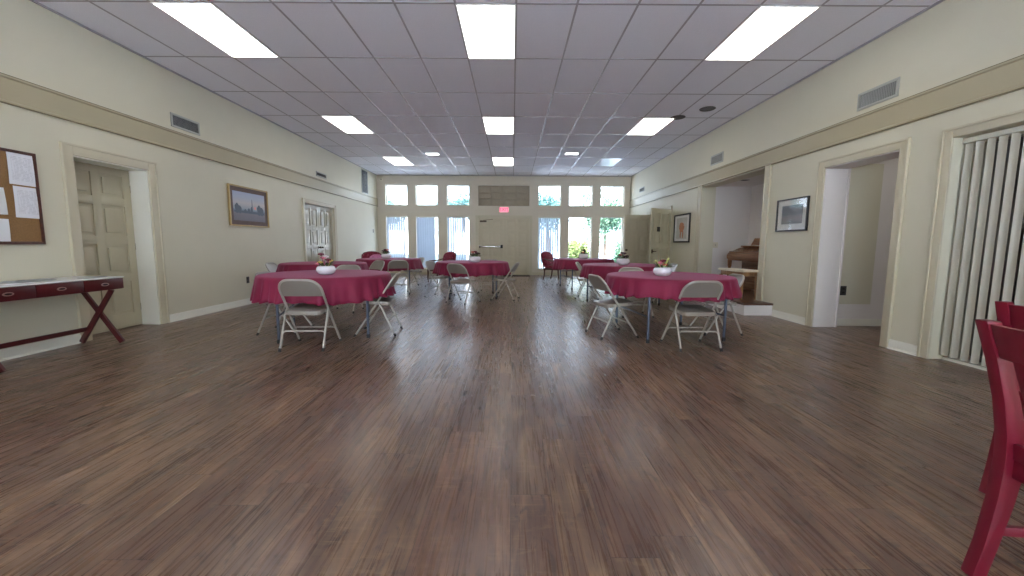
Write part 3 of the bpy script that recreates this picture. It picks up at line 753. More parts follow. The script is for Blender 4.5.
sheet(3.735, 1.36, .19, .25, 'white page cut off by the left picture edge, middle of the cork board', .03, M['paper_plain'])
sheet(3.72, 1.11, .20, .22, 'white page cut off by the left picture edge, bottom of the cork board', -.03, M['paper_plain'])

# ------------------------------------------------------------------ campaign desk (left)
DX0, DX1, DY0, DY1 = -4.76, -4.28, 3.24, 4.49
r = empty('console_desk', ((DX0+DX1)/2, (DY0+DY1)/2, 0)); tag(r, 'dark red lacquered console desk with crossed legs and white top on the left wall', 'desk')
hx, hy = (DX1-DX0)/2, (DY1-DY0)/2
b = MB(); b.box((-hx, -hy, .605), (hx-.016, hy, .728), .004); b.build('case', M['red_wood'], r)
b = MB(); b.box((-hx-.004, -hy-.006, .7285), (hx+.006, hy+.006, .742), .003); b.build('top', M['white_top'], r)
dw = 2*hy/3
for i in range(3):
    y0 = -hy+i*dw
    d = MB(); d.box((hx-.0155, y0+.003, .610), (hx, y0+dw-.003, .724), .002); d = d.build('drawer', M['red_wood'], r)
    q = MB(); cy = y0+dw/2; q.prism([(cy+.042*math.cos(t)*(1 if abs(math.cos(t)) < .7 else 1), .668+.017*math.sin(t)) for t in [2*PI*k/20 for k in range(20)]], 0, hx+.0003, hx+.004); q = q.build('pull_plate', M['brass'], d)
    q = MB(); q.prism([(cy+.028*math.cos(t), .668+.009*math.sin(t)) for t in [2*PI*k/16 for k in range(16)]], 0, hx+.0043, hx+.006); q.build('pull_recess', M['pull_dark'], d)
for y in (-hy+.10, hy-.08):
    q = MB(); q.bar((-hx+.05, y-.012, 0.018), (hx-.05, y-.012, .604), .026, .052, .003, up=(1, 0, 0)); 
    q2 = MB(); q2.bar((hx-.01, y+.014, 0.018), (-hx+.08, y+.014, .604), .026, .052, .003, up=(1, 0, 0))
    for m_ in (q, q2):
        for v in m_.b.verts: v.co.z = max(v.co.z, 0.0) if v.co.z < .03 else min(v.co.z, .604)
    q.build('leg', M['red_wood'], r); q2.build('leg', M['red_wood'], r)
q = MB(); q.bar((-hx+.115, -hy+.10, .165), (-hx+.115, hy-.09, .165), .022, .045); q.build('stretcher', M['red_wood'], r)
def flat_paper(x, y, rz, w, l, lab, mat, z=.742, t=.0012):
    b = MB(); b.box((-w/2, -l/2, .0002), (w/2, l/2, t)); o = b.build('paper_sheet' if mat is M['paper_plain'] else 'brochure', mat, smooth=False)
    o.location = (x, y, z); o.rotation_euler = (0, 0, rz); return tag(o, lab, 'paper')
flat_paper(-4.55, 3.85, .2, .21, .28, 'grey folded brochure lying at the back of the red desk', M['brochure'], t=.006)
flat_paper(-4.37, 3.60, -.1, .10, .24, 'white leaflet lying at the front edge of the red desk', M['paper_plain'])
flat_paper(-4.40, 4.28, .1, .10, .22, 'grey leaflet lying near the right end of the red desk', M['brochure'], t=.003)

# ------------------------------------------------------------------ red dining chairs (right foreground)
def red_chair(loc, rz, label):
    """local +Y is the way the sitter faces; back posts at y=-.2"""
    r = empty('dining_chair', loc, rz); tag(r, label, 'chair', 'red slat back dining chairs')
    W = .22; m = M['red_chair']
    prof = [(-.30, 0), (-.275, .12), (-.250, .28), (-.238, .42), (-.245, .50), (-.272, .62), (-.312, .76), (-.356, .885)]
    def yz(z):
        for (a, b), (c, d) in zip(prof[:-1], prof[1:]):
            if b <= z <= d: return a+(c-a)*(z-b)/(d-b)
        return prof[-1][0]
    for s in (-1, 1):
        b = MB(); poly = [(y-.024, z) for y, z in prof]+[(y+.024, z) for y, z in reversed(prof)]
        # posts are deeper where the seat meets them
        poly = [(y-(.022+.010*math.exp(-((z-.42)/.16)**2)), z) for y, z in prof]+[(y+(.022+.010*math.exp(-((z-.42)/.16)**2)), z) for y, z in reversed(prof)]
        b.prism(poly, 0, s*W-.021, s*W+.021, bev=.005); b.build('rear_leg', m, r, ang=40)
        b = MB(); b.prism([(-.02, 0), (.02, 0), (.024, .43), (-.024, .43)], 0, s*(W-.005)-.02, s*(W-.005)+.02, bev=.004)
        b.xf(Matrix.Translation((0, .20, 0))); b.build('front_leg', m, r, ang=40)
        b = MB(); b.bar((s*W, yz(.40)+.03, .40), (s*(W-.005), .18, .40), .022, .065); b.build('side_rail', m, r)
        b = MB(); b.bar((s*W, yz(.17)+.02, .17), (s*(W-.005), .185, .17), .018, .032); b.build('stretcher', m, r)
    def curved(z0, z1, bow, t=.022):
        b = MB(); nn = 10; F = []
        for i in range(nn+1):
            x = -W+.02+(2*W-.04)*i/nn; c = bow*(1-(x/W)**2)
            F.append((x, c))
        y = yz((z0+z1)/2); sl = (yz(z1)-yz(z0))/(z1-z0)
        poly = [(x, y-c-t/2) for x, c in F]+[(x, y-c+t/2) for x, c in reversed(F)]
        b.prism(poly, 2, z0, z1, bev=.004)
        for v in b.b.verts: v.co.y += sl*(v.co.z-(z0+z1)/2)
        return b
    curved(.765, .875, .022).build('top_rail', m, r, ang=40)
    curved(.43, .485, .006).build('lower_rail', m, r, ang=40)
    for i in range(4):
        x = -.126+i*.084
        b = MB(); y0, y1 = yz(.48), yz(.77)-.02
        b.prism([(y0-.006, .478), (yz(.62)-.016, .62), (y1-.006, .77), (y1+.008, .77), (yz(.62)-.002, .62), (y0+.008, .478)], 0, x-.022, x+.022, bev=.002)
        b.build('slat', m, r, ang=40)
    b = MB(); b.bar((-W+.02, .185, .40), (W-.02, .185, .40), .022, .065); b.build('front_rail', m, r)
    b = MB(); b.bar((-W+.02, yz(.40)+.004, .40), (W-.02, yz(.40)+.004, .40), .022, .065); b.build('rear_rail', m, r)
    b = MB(); b.prism([(-W-.012, .235), (W+.012, .235), (W-.022, -.185), (-W+.022, -.185)], 2, .434, .46, bev=.007); b.build('seat', m, r, ang=40)
    return r
# ------------------------------------------------------------------ round tables with cloths
DROP = dict(T1=.275, T5=.215, T2=.235, T3=.245, T4=.25, T6=.24, T7=.25)
def round_table(x, y, rot, word, seed, drop):
    r = empty('round_table', (x, y, 0), rot); tag(r, 'round folding table under the cloth, ' + word, 'table', 'round folding tables')
    b = MB(); b.lathe([(0, .700), (.722, .700), (.729, .706), (.729, .732), (.722, .738), (0, .738)], 48); b.build('tabletop', M['laminate'], r)
    b = MB(); b.lathe([(.712, .678), (.712, .6995), (.69, .6995), (.69, .678), (.712, .678)], 40); b.build('apron', M['steel_blue'], r)
    a = .47
    for sx in (-1, 1):
        for sy in (-1, 1):
            b = MB(); b.tube([(sx*a, sy*a, .02), (sx*a, sy*a, .699)], .016, 10); lg = b.build('leg', M['steel_blue'], r)
            b = MB(); b.lathe([(0, 0), (.021, 0), (.021, .03), (.0165, .045), (.0165, .02), (0, .018)], 12, (sx*a, sy*a, 0)); b.build('foot', M['rubber'], lg)
    for sx in (-1, 1):
        b = MB(); b.tube([(sx*a, -a, .30), (sx*a, a, .30)], .011, 8); b.tube([(sx*a, -a, .665), (sx*a, a, .665)], .011, 8); b.build('crossbar', M['steel_blue'], r)
        b = MB(); b.tube([(sx*a, 0, .665), (sx*.12, 0, .695)], .009, 8); b.build('brace', M['steel_blue'], r)
    rnd = random.Random(seed)
    # cloth: flat top, soft edge, hanging hem with folds
    bm = MB(); seg = 192; kR = .962
    ph = [rnd.uniform(0, 6.28) for _ in range(6)]; fr = [24, 37, 11, 45, 6, 3]
    am = [.40, .34, .30, .18, .16, .10]
    def fold(t): return sum(A*math.sin(f*t+p) for A, f, p in zip(am, fr, ph))
    prof = [(0, 0), (.3, 0), (.6, 0), (.745, 0), (.768, -.003), (.782, -.013), (.788, -.03), (.793, -.06)]+[(.793+.040*k, -.06-(drop-.06)*k) for k in (.2, .4, .6, .8, 1.0)]
    z0 = .7415; outer = []
    rings = []
    for (rr, dz) in prof:
        if rr == 0: rings.append([bm.b.verts.new((0, 0, z0))]); continue
        k = max(0, -dz)/drop
        ring = []
        for i in range(seg):
            t = 2*PI*i/seg; fo = fold(t)
            rad = rr*kR+k**1.1*.040*fo
            dd = dz*(1-.05*k*math.sin(4*t+ph[1]))-k*.010*fo
            ring.append(bm.b.verts.new((rad*math.cos(t), rad*math.sin(t), z0+dd)))
        rings.append(ring)
    for a_, b_ in zip(rings[:-1], rings[1:]):
        for i in range(seg):
            j = (i+1) % seg
            if len(a_) == 1: bm.b.faces.new((a_[0], b_[i], b_[j]))
            else: bm.b.faces.new((a_[i], b_[i], b_[j], a_[j]))
    o = bm.build('tablecloth', M['cloth'], ang=80)
    so = o.modifiers.new('thickness', 'SOLIDIFY'); so.thickness = .0016; so.offset = 1
    o.location = (x, y, 0); o.rotation_euler = (0, 0, rot)
    tag(o, 'round burgundy cloth draped over the ' + word.replace('the ', '', 1), 'tablecloth', 'burgundy tablecloths')
    return r
ZT = .7432
T = dict(T1=(-2.30, 5.07, .328), T5=(1.96, 5.12, .13), T2=(-3.55, 7.75, .5), T3=(-3.0, 10.0, .25), T4=(-.84, 8.65, .12), T6=(2.10, 7.75, .4), T7=(1.85, 10.6, .2))
TN = dict(T1='the front left table nearest the recessed door', T5='the front right table nearest the piano alcove', T2='the second left table hard against the left wall', T3='the far left table by the corner armchair',
          T4='the centre table in front of the far double door', T6='the second right table behind the front right one', T7='the far right table under the plain windows')
for i, (k, (x, y, rt)) in enumerate(T.items()): round_table(x, y, rt, TN[k], 11+i, DROP[k])

# ------------------------------------------------------------------ folding chairs
CH_GROUP = 'beige steel folding chairs'
def make_chair():
    r = empty('folding_chair'); m = M['chair']
    W = .212; rt = .0125
    wz = lambda z: W if z > .42 else W+.018*(1-z/.42)
    # frame: arch of the back and the straight uprights down to the leg joints
    def main(z): return -.285+(.762-z)*.70 if False else .255-z*.665     # y on the sloping main tube
    def arch(dx=0):
        pts = [(-W, main(.40), .40)]
        zt, rad = .742, .115
        pts.append((-W, main(zt-rad), zt-rad))
        for k in range(1, 8):
            t = PI/2*k/8; z = zt-rad+rad*math.sin(t); pts.append((-W+rad*(1-math.cos(t)), main(z), z))
        pts.append((-W+rad, main(zt), zt))
        half = pts; return half+[(-x, y, z) for x, y, z in reversed(half)]
    b = MB(); b.tube(arch(), rt, 10); b.build('back_frame', m, r)
    # backrest pan filling the arch, slightly dished
    b = MB(); zt, zb = .735, .565; nx, nz = 12, 5; G = []
    for j in range(nz+1):
        z = zb+(zt-zb)*j/nz
        # half width inside the arch
        dzr = z-(.742-.115); hw = W-.004
        if dzr > 0: hw = W-.115+math.sqrt(max(0, .115**2-dzr**2))-.004
        row = []
        for i in range(nx+1):
            u = -1+2*i/nx; x = u*hw
            row.append((x, main(z)-.012*(1-u*u), z))
        G.append(row)
    fr_, bk = [[b.b.verts.new((x, y+dy, z)) for x, y, z in row] for row in G for dy in (.004,)], [[b.b.verts.new((x, y-.004, z)) for x, y, z in row] for row in G]
    for g, flip in ((fr_, 0), (bk, 1)):
        for j in range(nz):
            for i in range(nx):
                q = (g[j][i], g[j][i+1], g[j+1][i+1], g[j+1][i]); b.b.faces.new(q if not flip else q[::-1])
    for j in range(nz):
        for i in (0, nx): b.b.faces.new((fr_[j][i], fr_[j+1][i], bk[j+1][i], bk[j][i]))
    for i in range(nx):
        for j in (0, nz): b.b.faces.new((fr_[j][i], bk[j][i], bk[j][i+1], fr_[j][i+1]))
    b.build('backrest', M['chair_pan'], r, ang=50)
    # seat pan with rolled rim
    b = MB(); zs = .425; x1, x0 = .190, .182
    poly = [(-x0+.03, -.165), (x0-.03, -.165), (x0, -.14), (x1, .17), (x1-.015, .205), (x1-.05, .222), (-x1+.05, .222), (-x1+.015, .205), (-x1, .17), (-x0, -.14)]
    b.prism(poly, 2, zs-.042, zs, bev=.008)
    for v in b.b.verts: v.co.z += (v.co.y-.03)*.075
    b.build('seat', M['chair_pan'], r, ang=40)
    for s in (-1, 1):
        b = MB(); b.tube([(s*W, main(.40), .40), (s*wz(.02), main(.02), .02)], rt, 10); lg = b.build('front_leg', m, r)
        b = MB(); b.tube([(s*wz(.03), main(.032), .032), (s*wz(0), main(.0), .0)], .0155, 10)
        for v in b.b.verts: v.co.z = max(v.co.z, 0)
        b.build('foot', M['rubber'], lg)
        # rear leg starts inside the main tube near the seat and slants back
        xr = s*(W+.006)
        rear = lambda z: -.225+z*.44
        b = MB(); b.tube([(s*(W-.002), rear(.43)+.01, .43), (xr, rear(.38), .38), (xr, rear(.02), .02)], .0115, 10); lg = b.build('rear_leg', m, r)
        b = MB(); b.tube([(xr, rear(.032), .032), (xr, rear(0), 0)], .0145, 10)
        for v in b.b.verts: v.co.z = max(v.co.z, 0)
        b.build('foot', M['rubber'], lg)
        b = MB(); b.bar((s*(W-.014), -.07, .40), (s*(W-.014), .12, .41), .004, .03); b.build('seat_bracket', m, r)
    def stretch(yf, z, w):
        b = MB(); pts = [(-w, yf(z-.035), z-.035), (-w+.008, yf(z-.012), z-.012), (-w+.03, yf(z), z)]
        pts = pts+[(-x, y, q) for x, y, q in reversed(pts)]; b.tube(pts, .009, 8); return b
    stretch(lambda z: -.225+z*.44, .20, W+.006).build('rear_stretcher', m, r)
    stretch(main, .19, wz(.19)).build('front_stretcher', m, r)
    return r
CH = [ # x, y, facing, label
 (-2.18, 4.35, (-.05, 1), 'beige folding chair at the near side of the front left table, back to the camera'),
 (-1.65, 5.06, (-1, -.08), 'beige folding chair side on at the right of the front left table'),
 (-2.87, 5.10, (1, .05), 'folding chair mostly hidden at the left of the front left table'),
 (-2.75, 6.67, (0, -1), 'beige folding chair behind the front left table, only its back showing right of the flowers'),
 (1.985, 4.44, (-.06, 1), 'beige folding chair at the near side of the front right table, back to the camera'),
 (1.22, 5.00, (.97, .24), 'beige folding chair angled at the left of the front right table'),
 (2.64, 5.215, (-1, 0), 'folding chair at the right of the front right table, before the piano bench'),
 (1.93, 6.42, (0, -1), 'beige folding chair behind the front right table, only its back showing left of the vase'),
 (-4.22, 7.55, (1, .1), 'folding chair between the left wall and the second left table, seen edge on'),
 (-2.95, 8.50, (-.6, -.8), 'beige folding chair between second and far left tables, its back turned to the camera corner'),
 (-2.55, 9.12, (-.35, .94), 'brownish folding chair at the near side of the far left table'),
 (-2.55, 10.60, (-.8, -.6), 'folding chair at the right end of the far left table'),
 (-.94, 7.72, (.5, .87), 'beige folding chair turned to the right at the near side of the centre table'),
 (-.12, 8.20, (-.97, .24), 'folding chair at the right of the centre table, seen side on'),
 (-1.54, 8.62, (.95, -.3), 'folding chair at the left of the centre table, in front of the burgundy armchair'),
 (-.52, 9.47, (-.05, -1), 'folding chair behind the centre table, in front of the push bar door'),
 (1.57, 8.45, (.95, -.3), 'folding chair at the left of the second right table, seen side on'),
 (2.94, 8.02, (-1, 0), 'folding chair at the right of the second right table, behind the white vase'),
 (1.55, 11.2, (.55, -.83), 'folding chair on the far side of the far right table, only its legs showing'),
]
proto = None
for (x, y, f, lab) in CH:
    c = make_chair() if proto is None else copy_tree(proto)
    if proto is None: proto = c
    c.location = (x, y, 0); c.rotation_euler = (0, 0, rz_of(*f)); tag(c, lab, 'chair', CH_GROUP)

# ------------------------------------------------------------------ burgundy armchairs
def armchair(loc, f, label):
    r = empty('armchair', loc, rz_of(*f)); r.scale = (1, 1, .94); tag(r, label, 'chair', 'burgundy upholstered armchairs')
    wd, up = M['dark_wood'], M['uphol']
    for s in (-1, 1):
        b = MB(); b.tube([(s*.25, .25, 0), (s*.255, .262, .12), (s*.26, .25, .38)], [.014, .018, .026], 10); b.build('front_leg', wd, r)
        b = MB(); b.tube([(s*.22, -.31, 0), (s*.225, -.27, .15), (s*.23, -.25, .38)], [.015, .02, .024], 10); b.build('rear_leg', wd, r)
        b = MB(); b.tube([(s*.27, .20, .38), (s*.30, .17, .52), (s*.305, .20, .63)], [.02, .018, .02], 8)
        b.tube([(s*.30, .24, .625), (s*.31, .16, .645), (s*.305, -.05, .655), (s*.27, -.25, .70)], [.026, .026, .023, .02], 8); b.build('arm', wd, r)
    b = MB(); b.box((-.285, -.27, .34), (.285, .275, .40), .01); b.build('seat_frame', wd, r)
    b = MB(); b.box((-.27, -.23, .395), (.27, .285, .49), .035); b.build('seat_cushion', up, r)
    # padded back with an arched top
    poly = [(-.25, .42), (.25, .42), (.275, .70), (.262, .82), (.20, .885), (.10, .915), (0, .925), (-.10, .915), (-.20, .885), (-.262, .82), (-.275, .70)]
    def back(p, y0, y1, bev):
        b = MB(); b.prism(p, 1, y0, y1, bev=bev)
        for v in b.b.verts: v.co.y -= (v.co.z-.42)*.22
        return b
    back(poly, -.265, -.185, .02).build('backrest', up, r, ang=50)
    back([(x*1.06, .42+(z-.42)*1.035) for x, z in poly], -.285, -.2645, .006).build('back_frame', wd, r)
    return r
armchair((1.36, 12.85, 0), (.8, -.6), 'burgundy upholstered armchair with dark legs left of the far right table')
armchair((-2.08, 11.85, 0), (-.75, -.66), 'burgundy armchair with dark wooden arms behind the centre table')
armchair((-3.90, 11.55, 0), (.45, -.9), 'burgundy armchair in the far left corner behind the table, pillow on it')
b = MB(); b.ball((0, 0, 0), .21, 3, (1, .42, .8), jit=.12); o = b.build('throw_pillow', M['pillow'], ang=80)
o.location = (-3.90+.09, 11.55-.06, .640); o.rotation_euler = (.25, .2, rz_of(.45, -.9)); tag(o, 'rose pink pillow propped in the corner armchair', 'pillow')

# ------------------------------------------------------------------ flower bowls
def flower_bowl(x, y, label, kind, sc=1.0, seed=0):
    rnd = random.Random(seed); r = empty('flower_vase', (x, y, ZT)); r.scale = (sc, sc, sc); tag(r, label, 'vase', 'white flower bowls on the tables')
    prof = [(0, 0), (.055, 0), (.085, .012), (.105, .04), (.108, .065), (.098, .09), (.082, .102), (.074, .104), (.070, .098), (.086, .085), (.094, .062), (.09, .04), (.06, .02), (0, .016)]
    b = MB(); b.lathe(prof, 28); b.build('bowl', M['ceramic'], r)
    b = MB(); b.lathe([(0, .086), (.06, .09), (.078, .094), (.06, .080), (0, .076)], 18); b.build('moss', M['leaf'], r)
    kinds = dict(mixed=['pink', 'yellow', 'burgundy', 'white', 'burgundy', 'yellow', 'pink'], coral=['coral', 'burgundy', 'coral', 'pink'], dark=['dark', 'dark', 'burgundy', 'dark', 'dark', 'coral'])[kind]
    b = MB()
    for i in range(26):
        a = rnd.uniform(0, 2*PI); l = rnd.uniform(.05, .11); e = rnd.uniform(.2, 1.1); c0 = Vector((.045*math.cos(a), .045*math.sin(a), .092))
        d = Vector((math.cos(a)*math.cos(e), math.sin(a)*math.cos(e), math.sin(e))); s = Vector((-math.sin(a), math.cos(a), 0))*.016
        m = c0+d*l*.55+Vector((0, 0, .006)); t = c0+d*l
        b._add([c0, m+s, t, m-s], [(0, 1, 2, 3)]); 
    b.build('leaves', M['leaf'], r, recalc=False)
    for i, kd in enumerate(kinds):
        a = i*2.4+seed; rad = .028+.045*((i*37) % 10)/10; h = (.125 if kind != 'mixed' else .135)+(.075 if kind != 'mixed' else .11)*((i*53+seed*7) % 10)/10
        if kd == 'pink' and i == 0: a, rad, h = PI+.4, .085, .118
        c = Vector((rad*math.cos(a), rad*math.sin(a), h)); b = MB()
        b.ball(c, .016, 1, (1, 1, .8))
        for ring, n_, tilt in ((0, 5, .9), (1, 7, .35)):
            for j in range(n_):
                t = 2*PI*j/n_+ring; o_ = Vector((math.cos(t)*math.cos(tilt), math.sin(t)*math.cos(tilt), math.sin(tilt)))
                b.ball(c+o_*(.016+.008*ring), .015, 1, (1, 1, .75))
        b.tube([(c.x*.4, c.y*.4, .085), (c.x*.8, c.y*.8, c.z*.8), tuple(c)], .0025, 5)
        b.build('flower', M['petal_'+kd], r, ang=60)
    if kind == 'coral':
        for (dx, dy, hh, cu_) in ((.05, 0, .19, .02), (-.06, 0, .16, -.03), (.02, .02, .17, .01)):
            b = MB(); b.tube([(dx*.4, dy, .085), (dx*.8, dy, .085+hh*.35), (dx+cu_, dy, .07+hh*.75), (dx+cu_*1.6, dy, hh)], [.004, .008, .011, .003], 7); b.build('bud_stem', M['stem_light'], r)
    return r
flower_bowl(-2.22, 4.88, 'white bowl of mixed pink, yellow and burgundy flowers on the front left table', 'mixed', 1.0, 1)
flower_bowl(1.83, 4.98, 'white bowl of coral flowers with pale stems on the front right table', 'coral', 1.0, 2)
flower_bowl(-.76, 8.33, 'white bowl of dark flowers on the centre table', 'dark', 1.15, 3)
flower_bowl(2.06, 7.62, 'white bowl of dark flowers on the second right table', 'dark', 1.15, 4)
flower_bowl(1.90, 10.95, 'white bowl of dark flowers on the far right table by the windows', 'dark', 1.2, 5)
flower_bowl(-3.05, 9.95, 'white bowl of dark flowers on the far left table', 'dark', 1.15, 6)

red_chair((1.86, 1.04, 0), rz_of(1, -.12), 'red slat back dining chair nearest the camera at the right picture edge')
red_chair((2.52, 1.61, 0), rz_of(.97, .2), 'red slat back dining chair behind the nearest red chair, in front of the blinds')

# ------------------------------------------------------------------ piano and bench
r = empty('upright_piano', (4.86, 7.90, pz)); tag(r, 'brown upright piano with its keyboard facing the hall, in the raised alcove', 'piano')
pw = M['piano']; PL = .74                      # half length along y ; front is -x
b = MB(); b.box((-.02, -PL, 0), (.36, PL, .89), .006); b.build('case', pw, r)
b = MB(); b.box((-.06, -PL-.012, .891), (.375, PL+.012, .915), .006); b.build('lid', pw, r)
for s in (-1, 1):
    b = MB(); prof = [(y, z+.055) for y, z in [(-.02, .56), (-.30, .56), (-.345, .59), (-.35, .66), (-.32, .715), (-.27, .735), (-.20, .765), (-.12, .80), (-.02, .83)]]
    b.prism(prof, 1, s*PL-.03*(s > 0), s*PL+.03*(s < 0), bev=.006); b.build('cheek', pw, r, ang=40)
    b = MB(); y = s*(PL-.045); b.lathe([(0, 0), (.028, 0), (.03, .03), (.022, .06), (.032, .12), (.036, .30), (.028, .46), (.038, .50), (.042, .614), (0, .614)], 14, (-.30, y, 0)); b.build('leg', pw, r)
    b = MB(); b.box((-.33, y-.035, 0), (-.02, y+.035, .045), .008); b.build('toe_block', pw, r)
b = MB(); b.box((-.33, -PL+.031, .63), (-.021, PL-.031, .695), .006); b.build('key_bed', pw, r)
b = MB(); b.prism([(-.32, .797), (-.24, .807), (-.10, .855), (-.022, .885), (-.022, .865), (-.10, .833), (-.24, .785), (-.32, .775)], 1, -PL+.0315, PL-.0315, bev=.003); b.build('fallboard', pw, r, ang=40)
b = MB(); b.box((-.31, -PL+.04, .6955), (-.17, PL-.04, .717), .002); kb = b.build('white_keys', M['ivory'], r)
b = MB(); b.box((-.34, -PL+.0315, .615), (-.315, PL-.0315, .77), .005); b.build('key_slip', pw, r)
b = MB(); b.prism([(-.035, .92), (.0, .92), (.06, 1.06), (.04, 1.065)], 1, -.44, .44, bev=.004); b.build('music_desk', pw, r)
b = MB(); b.box((-.045, -PL+.05, .05), (-.021, PL-.05, .50), .008); b.build('knee_panel', pw, r)
for y in (-.09, 0, .09):
    b = MB(); b.bar((-.021, y, .055), (-.16, y, .048), .022, .010); b.build('pedal', M['brass'], r)
r = empty('piano_bench', (3.985, 7.20, pz), .12); tag(r, 'light wood piano bench with a pale cushioned seat, in front of the piano', 'bench')
b = MB(); b.box((-.16, -.34, .472), (.16, .34, .508), .012); b.build('seat', M['bench_seat'], r)
b = MB()
for s in (-1, 1): b.box((s*.13-.01, -.29, .40), (s*.13+.01, .29, .4715), .003); b.box((-.12, s*.29-.01, .40), (.12, s*.29+.01, .4715), .003)
b.build('apron', M['bench_wood'], r)
for sx in (-1, 1):
    for sy in (-1, 1):
        b = MB(); x, y = sx*.13, sy*.29
        b.prism([(x-.012, y-.012), (x+.012, y-.012), (x+.012, y+.012), (x-.012, y+.012)], 2, 0, .40)
        for v in b.b.verts:
            if v.co.z > .3: v.co.x = x+(v.co.x-x)*1.7; v.co.y = y+(v.co.y-y)*1.7
        b.build('leg', M['bench_wood'], r)

# door mat at the far door
b = MB(); b.box((-.30, YF-.72, .0), (.62, YF-.06, .014), .005); o = b.build('door_mat', M['mat_fiber']); tag(o, 'dark door mat on the floor at the far double door', 'mat')

# ------------------------------------------------------------------ garden beyond the windows
b = MB(); b.box((-40, YF+.26, -.25), (40, 70, -.05)); b.box((-40, -40, -.25), (40, YB-.31, -.05)); struct(b.build('trim_ground', M['patio'], smooth=False), 'pale sunlit ground outside the far windows', 'ground').name = 'ground'
b = MB(); b.box((-11, 21.5, -.05), (-3.9, 21.8, 1.78), .01); b.box((-3.4, 23.5, -.05), (-1.0, 23.8, 1.75), .01); 
struct(b.build('wall_garden', M['garden_wall'], smooth=False), 'white garden wall seen through the left windows', 'wall')
b = MB(); b.box((-10, 19.0, -.05), (-1.2, 19.5, .62), .02)
struct(b.build('wall_planter', simple('planter_slate', rgb(70, 88, 98), .8, var=.1)), 'low slate planter in front of the garden wall', 'planter')
def shrub(x, y, rx, rz_, mat, label, trunk=0, n=2600, ls=.16, seed=0, cat='shrub'):
    rnd = random.Random(seed); nm = 'tree' if trunk else 'shrub'
    r = empty(nm, (x, y, -.05)); tag(r, label, cat)
    b = MB(); cz = trunk+rz_*.85
    blobs = [(Vector((rnd.uniform(-.55, .55)*rx, rnd.uniform(-.4, .4)*rx, cz+rnd.uniform(-.5, .5)*rz_)), rnd.uniform(.4, .65)) for _ in range(9)]
    for i in range(n):
        c, k = blobs[i % 9]
        d = Vector((rnd.gauss(0, 1), rnd.gauss(0, 1), rnd.gauss(0, 1))).normalized()*(rnd.random()**.4)
        p = c+Vector((d.x*rx*k, d.y*rx*k, d.z*rz_*k))
        if p.z < .02: p.z = .02+rnd.random()*.3
        u = Vector((rnd.gauss(0, 1), rnd.gauss(0, 1), rnd.gauss(0, 1))).normalized(); v = u.orthogonal().normalized()
        s = ls*rnd.uniform(.6, 1.3)
        b._add([p-u*s*.5, p+v*s*.22, p+u*s*.5, p-v*s*.22], [(0, 1, 2, 3)])
    b.build('foliage', mat, r, smooth=False, recalc=False)
    b = MB()
    if trunk: b.tube([(0, 0, 0), (.05, 0, trunk*.6), (0, .05, trunk+rz_*.7)], [.14, .11, .06], 8)
    else:
        for k in range(4): b.tube([(0, 0, 0), (.25*rx*math.cos(k*1.6), .25*rx*math.sin(k*1.6), rz_*.7)], .03, 6)
    b.build('trunk' if trunk else 'stems', M['bark'], r)
shrub(-8.2, 27, 2.0, 1.25, M['leaf_out3'], 'leafy tree beyond the garden wall behind the leftmost window', 2.1, seed=1, cat='tree', n=3200, ls=.24)
shrub(-3.2, 27, 2.0, 1.2, M['leaf_out3'], 'leafy tree behind the third upper window from the left', 2.4, seed=2, cat='tree', n=3200, ls=.24)
shrub(2.3, 27, 1.8, 1.2, M['leaf_out3'], 'leafy tree behind the upper window right of the double door', 2.2, seed=3, cat='tree', n=3200, ls=.24)
shrub(5.0, 22.3, 1.5, 1.7, M['leaf_out'], 'tall leafy tree behind the two plain lower windows', 1.1, seed=4, cat='tree', n=3400, ls=.22)
shrub(8.6, 25, 1.6, 2.0, M['leaf_out2'], 'pale leafy tree behind the rightmost window', 1.4, seed=5, cat='tree', n=3400, ls=.24)
shrub(3.1, 19.0, .62, .85, M['leaf_out2'], 'pale green shrub outside the left one of the two plain lower windows', seed=6)
shrub(5.1, 18.6, .62, .95, M['leaf_out'], 'green shrub outside the rightmost lower window', seed=7)

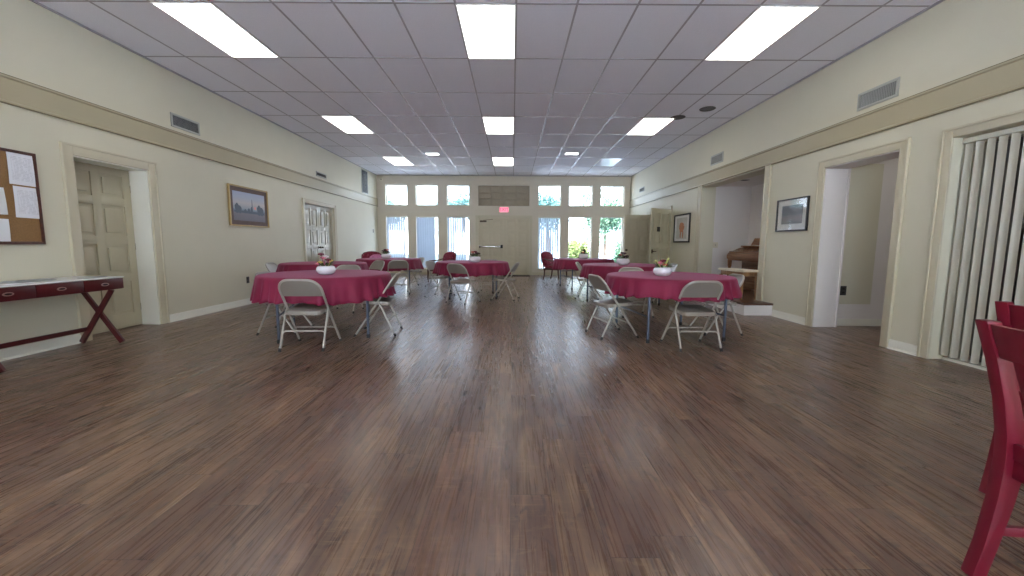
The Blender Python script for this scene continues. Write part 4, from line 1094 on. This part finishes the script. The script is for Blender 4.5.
# ------------------------------------------------------------------ light
w = bpy.data.worlds.new('sky'); SC.world = w; w.use_nodes = True; nt = w.node_tree; nt.nodes.clear()
o = nt.nodes.new('ShaderNodeOutputWorld'); bg = nt.nodes.new('ShaderNodeBackground'); sky = nt.nodes.new('ShaderNodeTexSky')
sky.sky_type = 'HOSEK_WILKIE'; sky.sun_direction = (-.15, -.62, .77); sky.turbidity = 4.5; sky.ground_albedo = .5
mx = nt.nodes.new('ShaderNodeMix'); mx.data_type = 'RGBA'; mx.inputs[0].default_value = .45; mx.inputs[7].default_value = (.82, .93, 1.08, 1)
nt.links.new(sky.outputs[0], mx.inputs[6]); nt.links.new(mx.outputs[2], bg.inputs[0]); bg.inputs[1].default_value = 8.0
nt.links.new(bg.outputs[0], o.inputs[0])
sl = bpy.data.lights.new('sun', 'SUN'); sl.energy = 36.0; sl.angle = .01; sl.color = (1, .97, .92)
so = bpy.data.objects.new('sun', sl); COL.objects.link(so)
so.rotation_euler = Vector((-.15, -.62, .77)).to_track_quat('Z', 'Y').to_euler()

# ------------------------------------------------------------------ camera
cam = bpy.data.cameras.new('camera'); co = bpy.data.objects.new('camera', cam); COL.objects.link(co)
cam.sensor_width = 36; cam.lens = 409.5/1024*36; cam.clip_start = .05; cam.clip_end = 200
p, rl = .1076, -.006
R0 = Vector((1, 0, 0)); F = Vector((0, math.cos(p), -math.sin(p))); U0 = Vector((0, math.sin(p), math.cos(p)))
R = R0*math.cos(rl)-U0*math.sin(rl); U = R0*math.sin(rl)+U0*math.cos(rl)
mat = Matrix((R, U, -F)).transposed().to_4x4(); mat.translation = (0, 0, 1.12)
co.matrix_world = mat; SC.camera = co
vs = SC.view_settings; vs.view_transform = 'Standard'; vs.look = 'None'; vs.gamma = 1; vs.exposure = .7
vs.use_curve_mapping = False
SC.cycles.max_bounces = 10; SC.cycles.diffuse_bounces = 6; SC.cycles.glossy_bounces = 4; SC.cycles.transparent_max_bounces = 12
SC.cycles.sample_clamp_indirect = 8
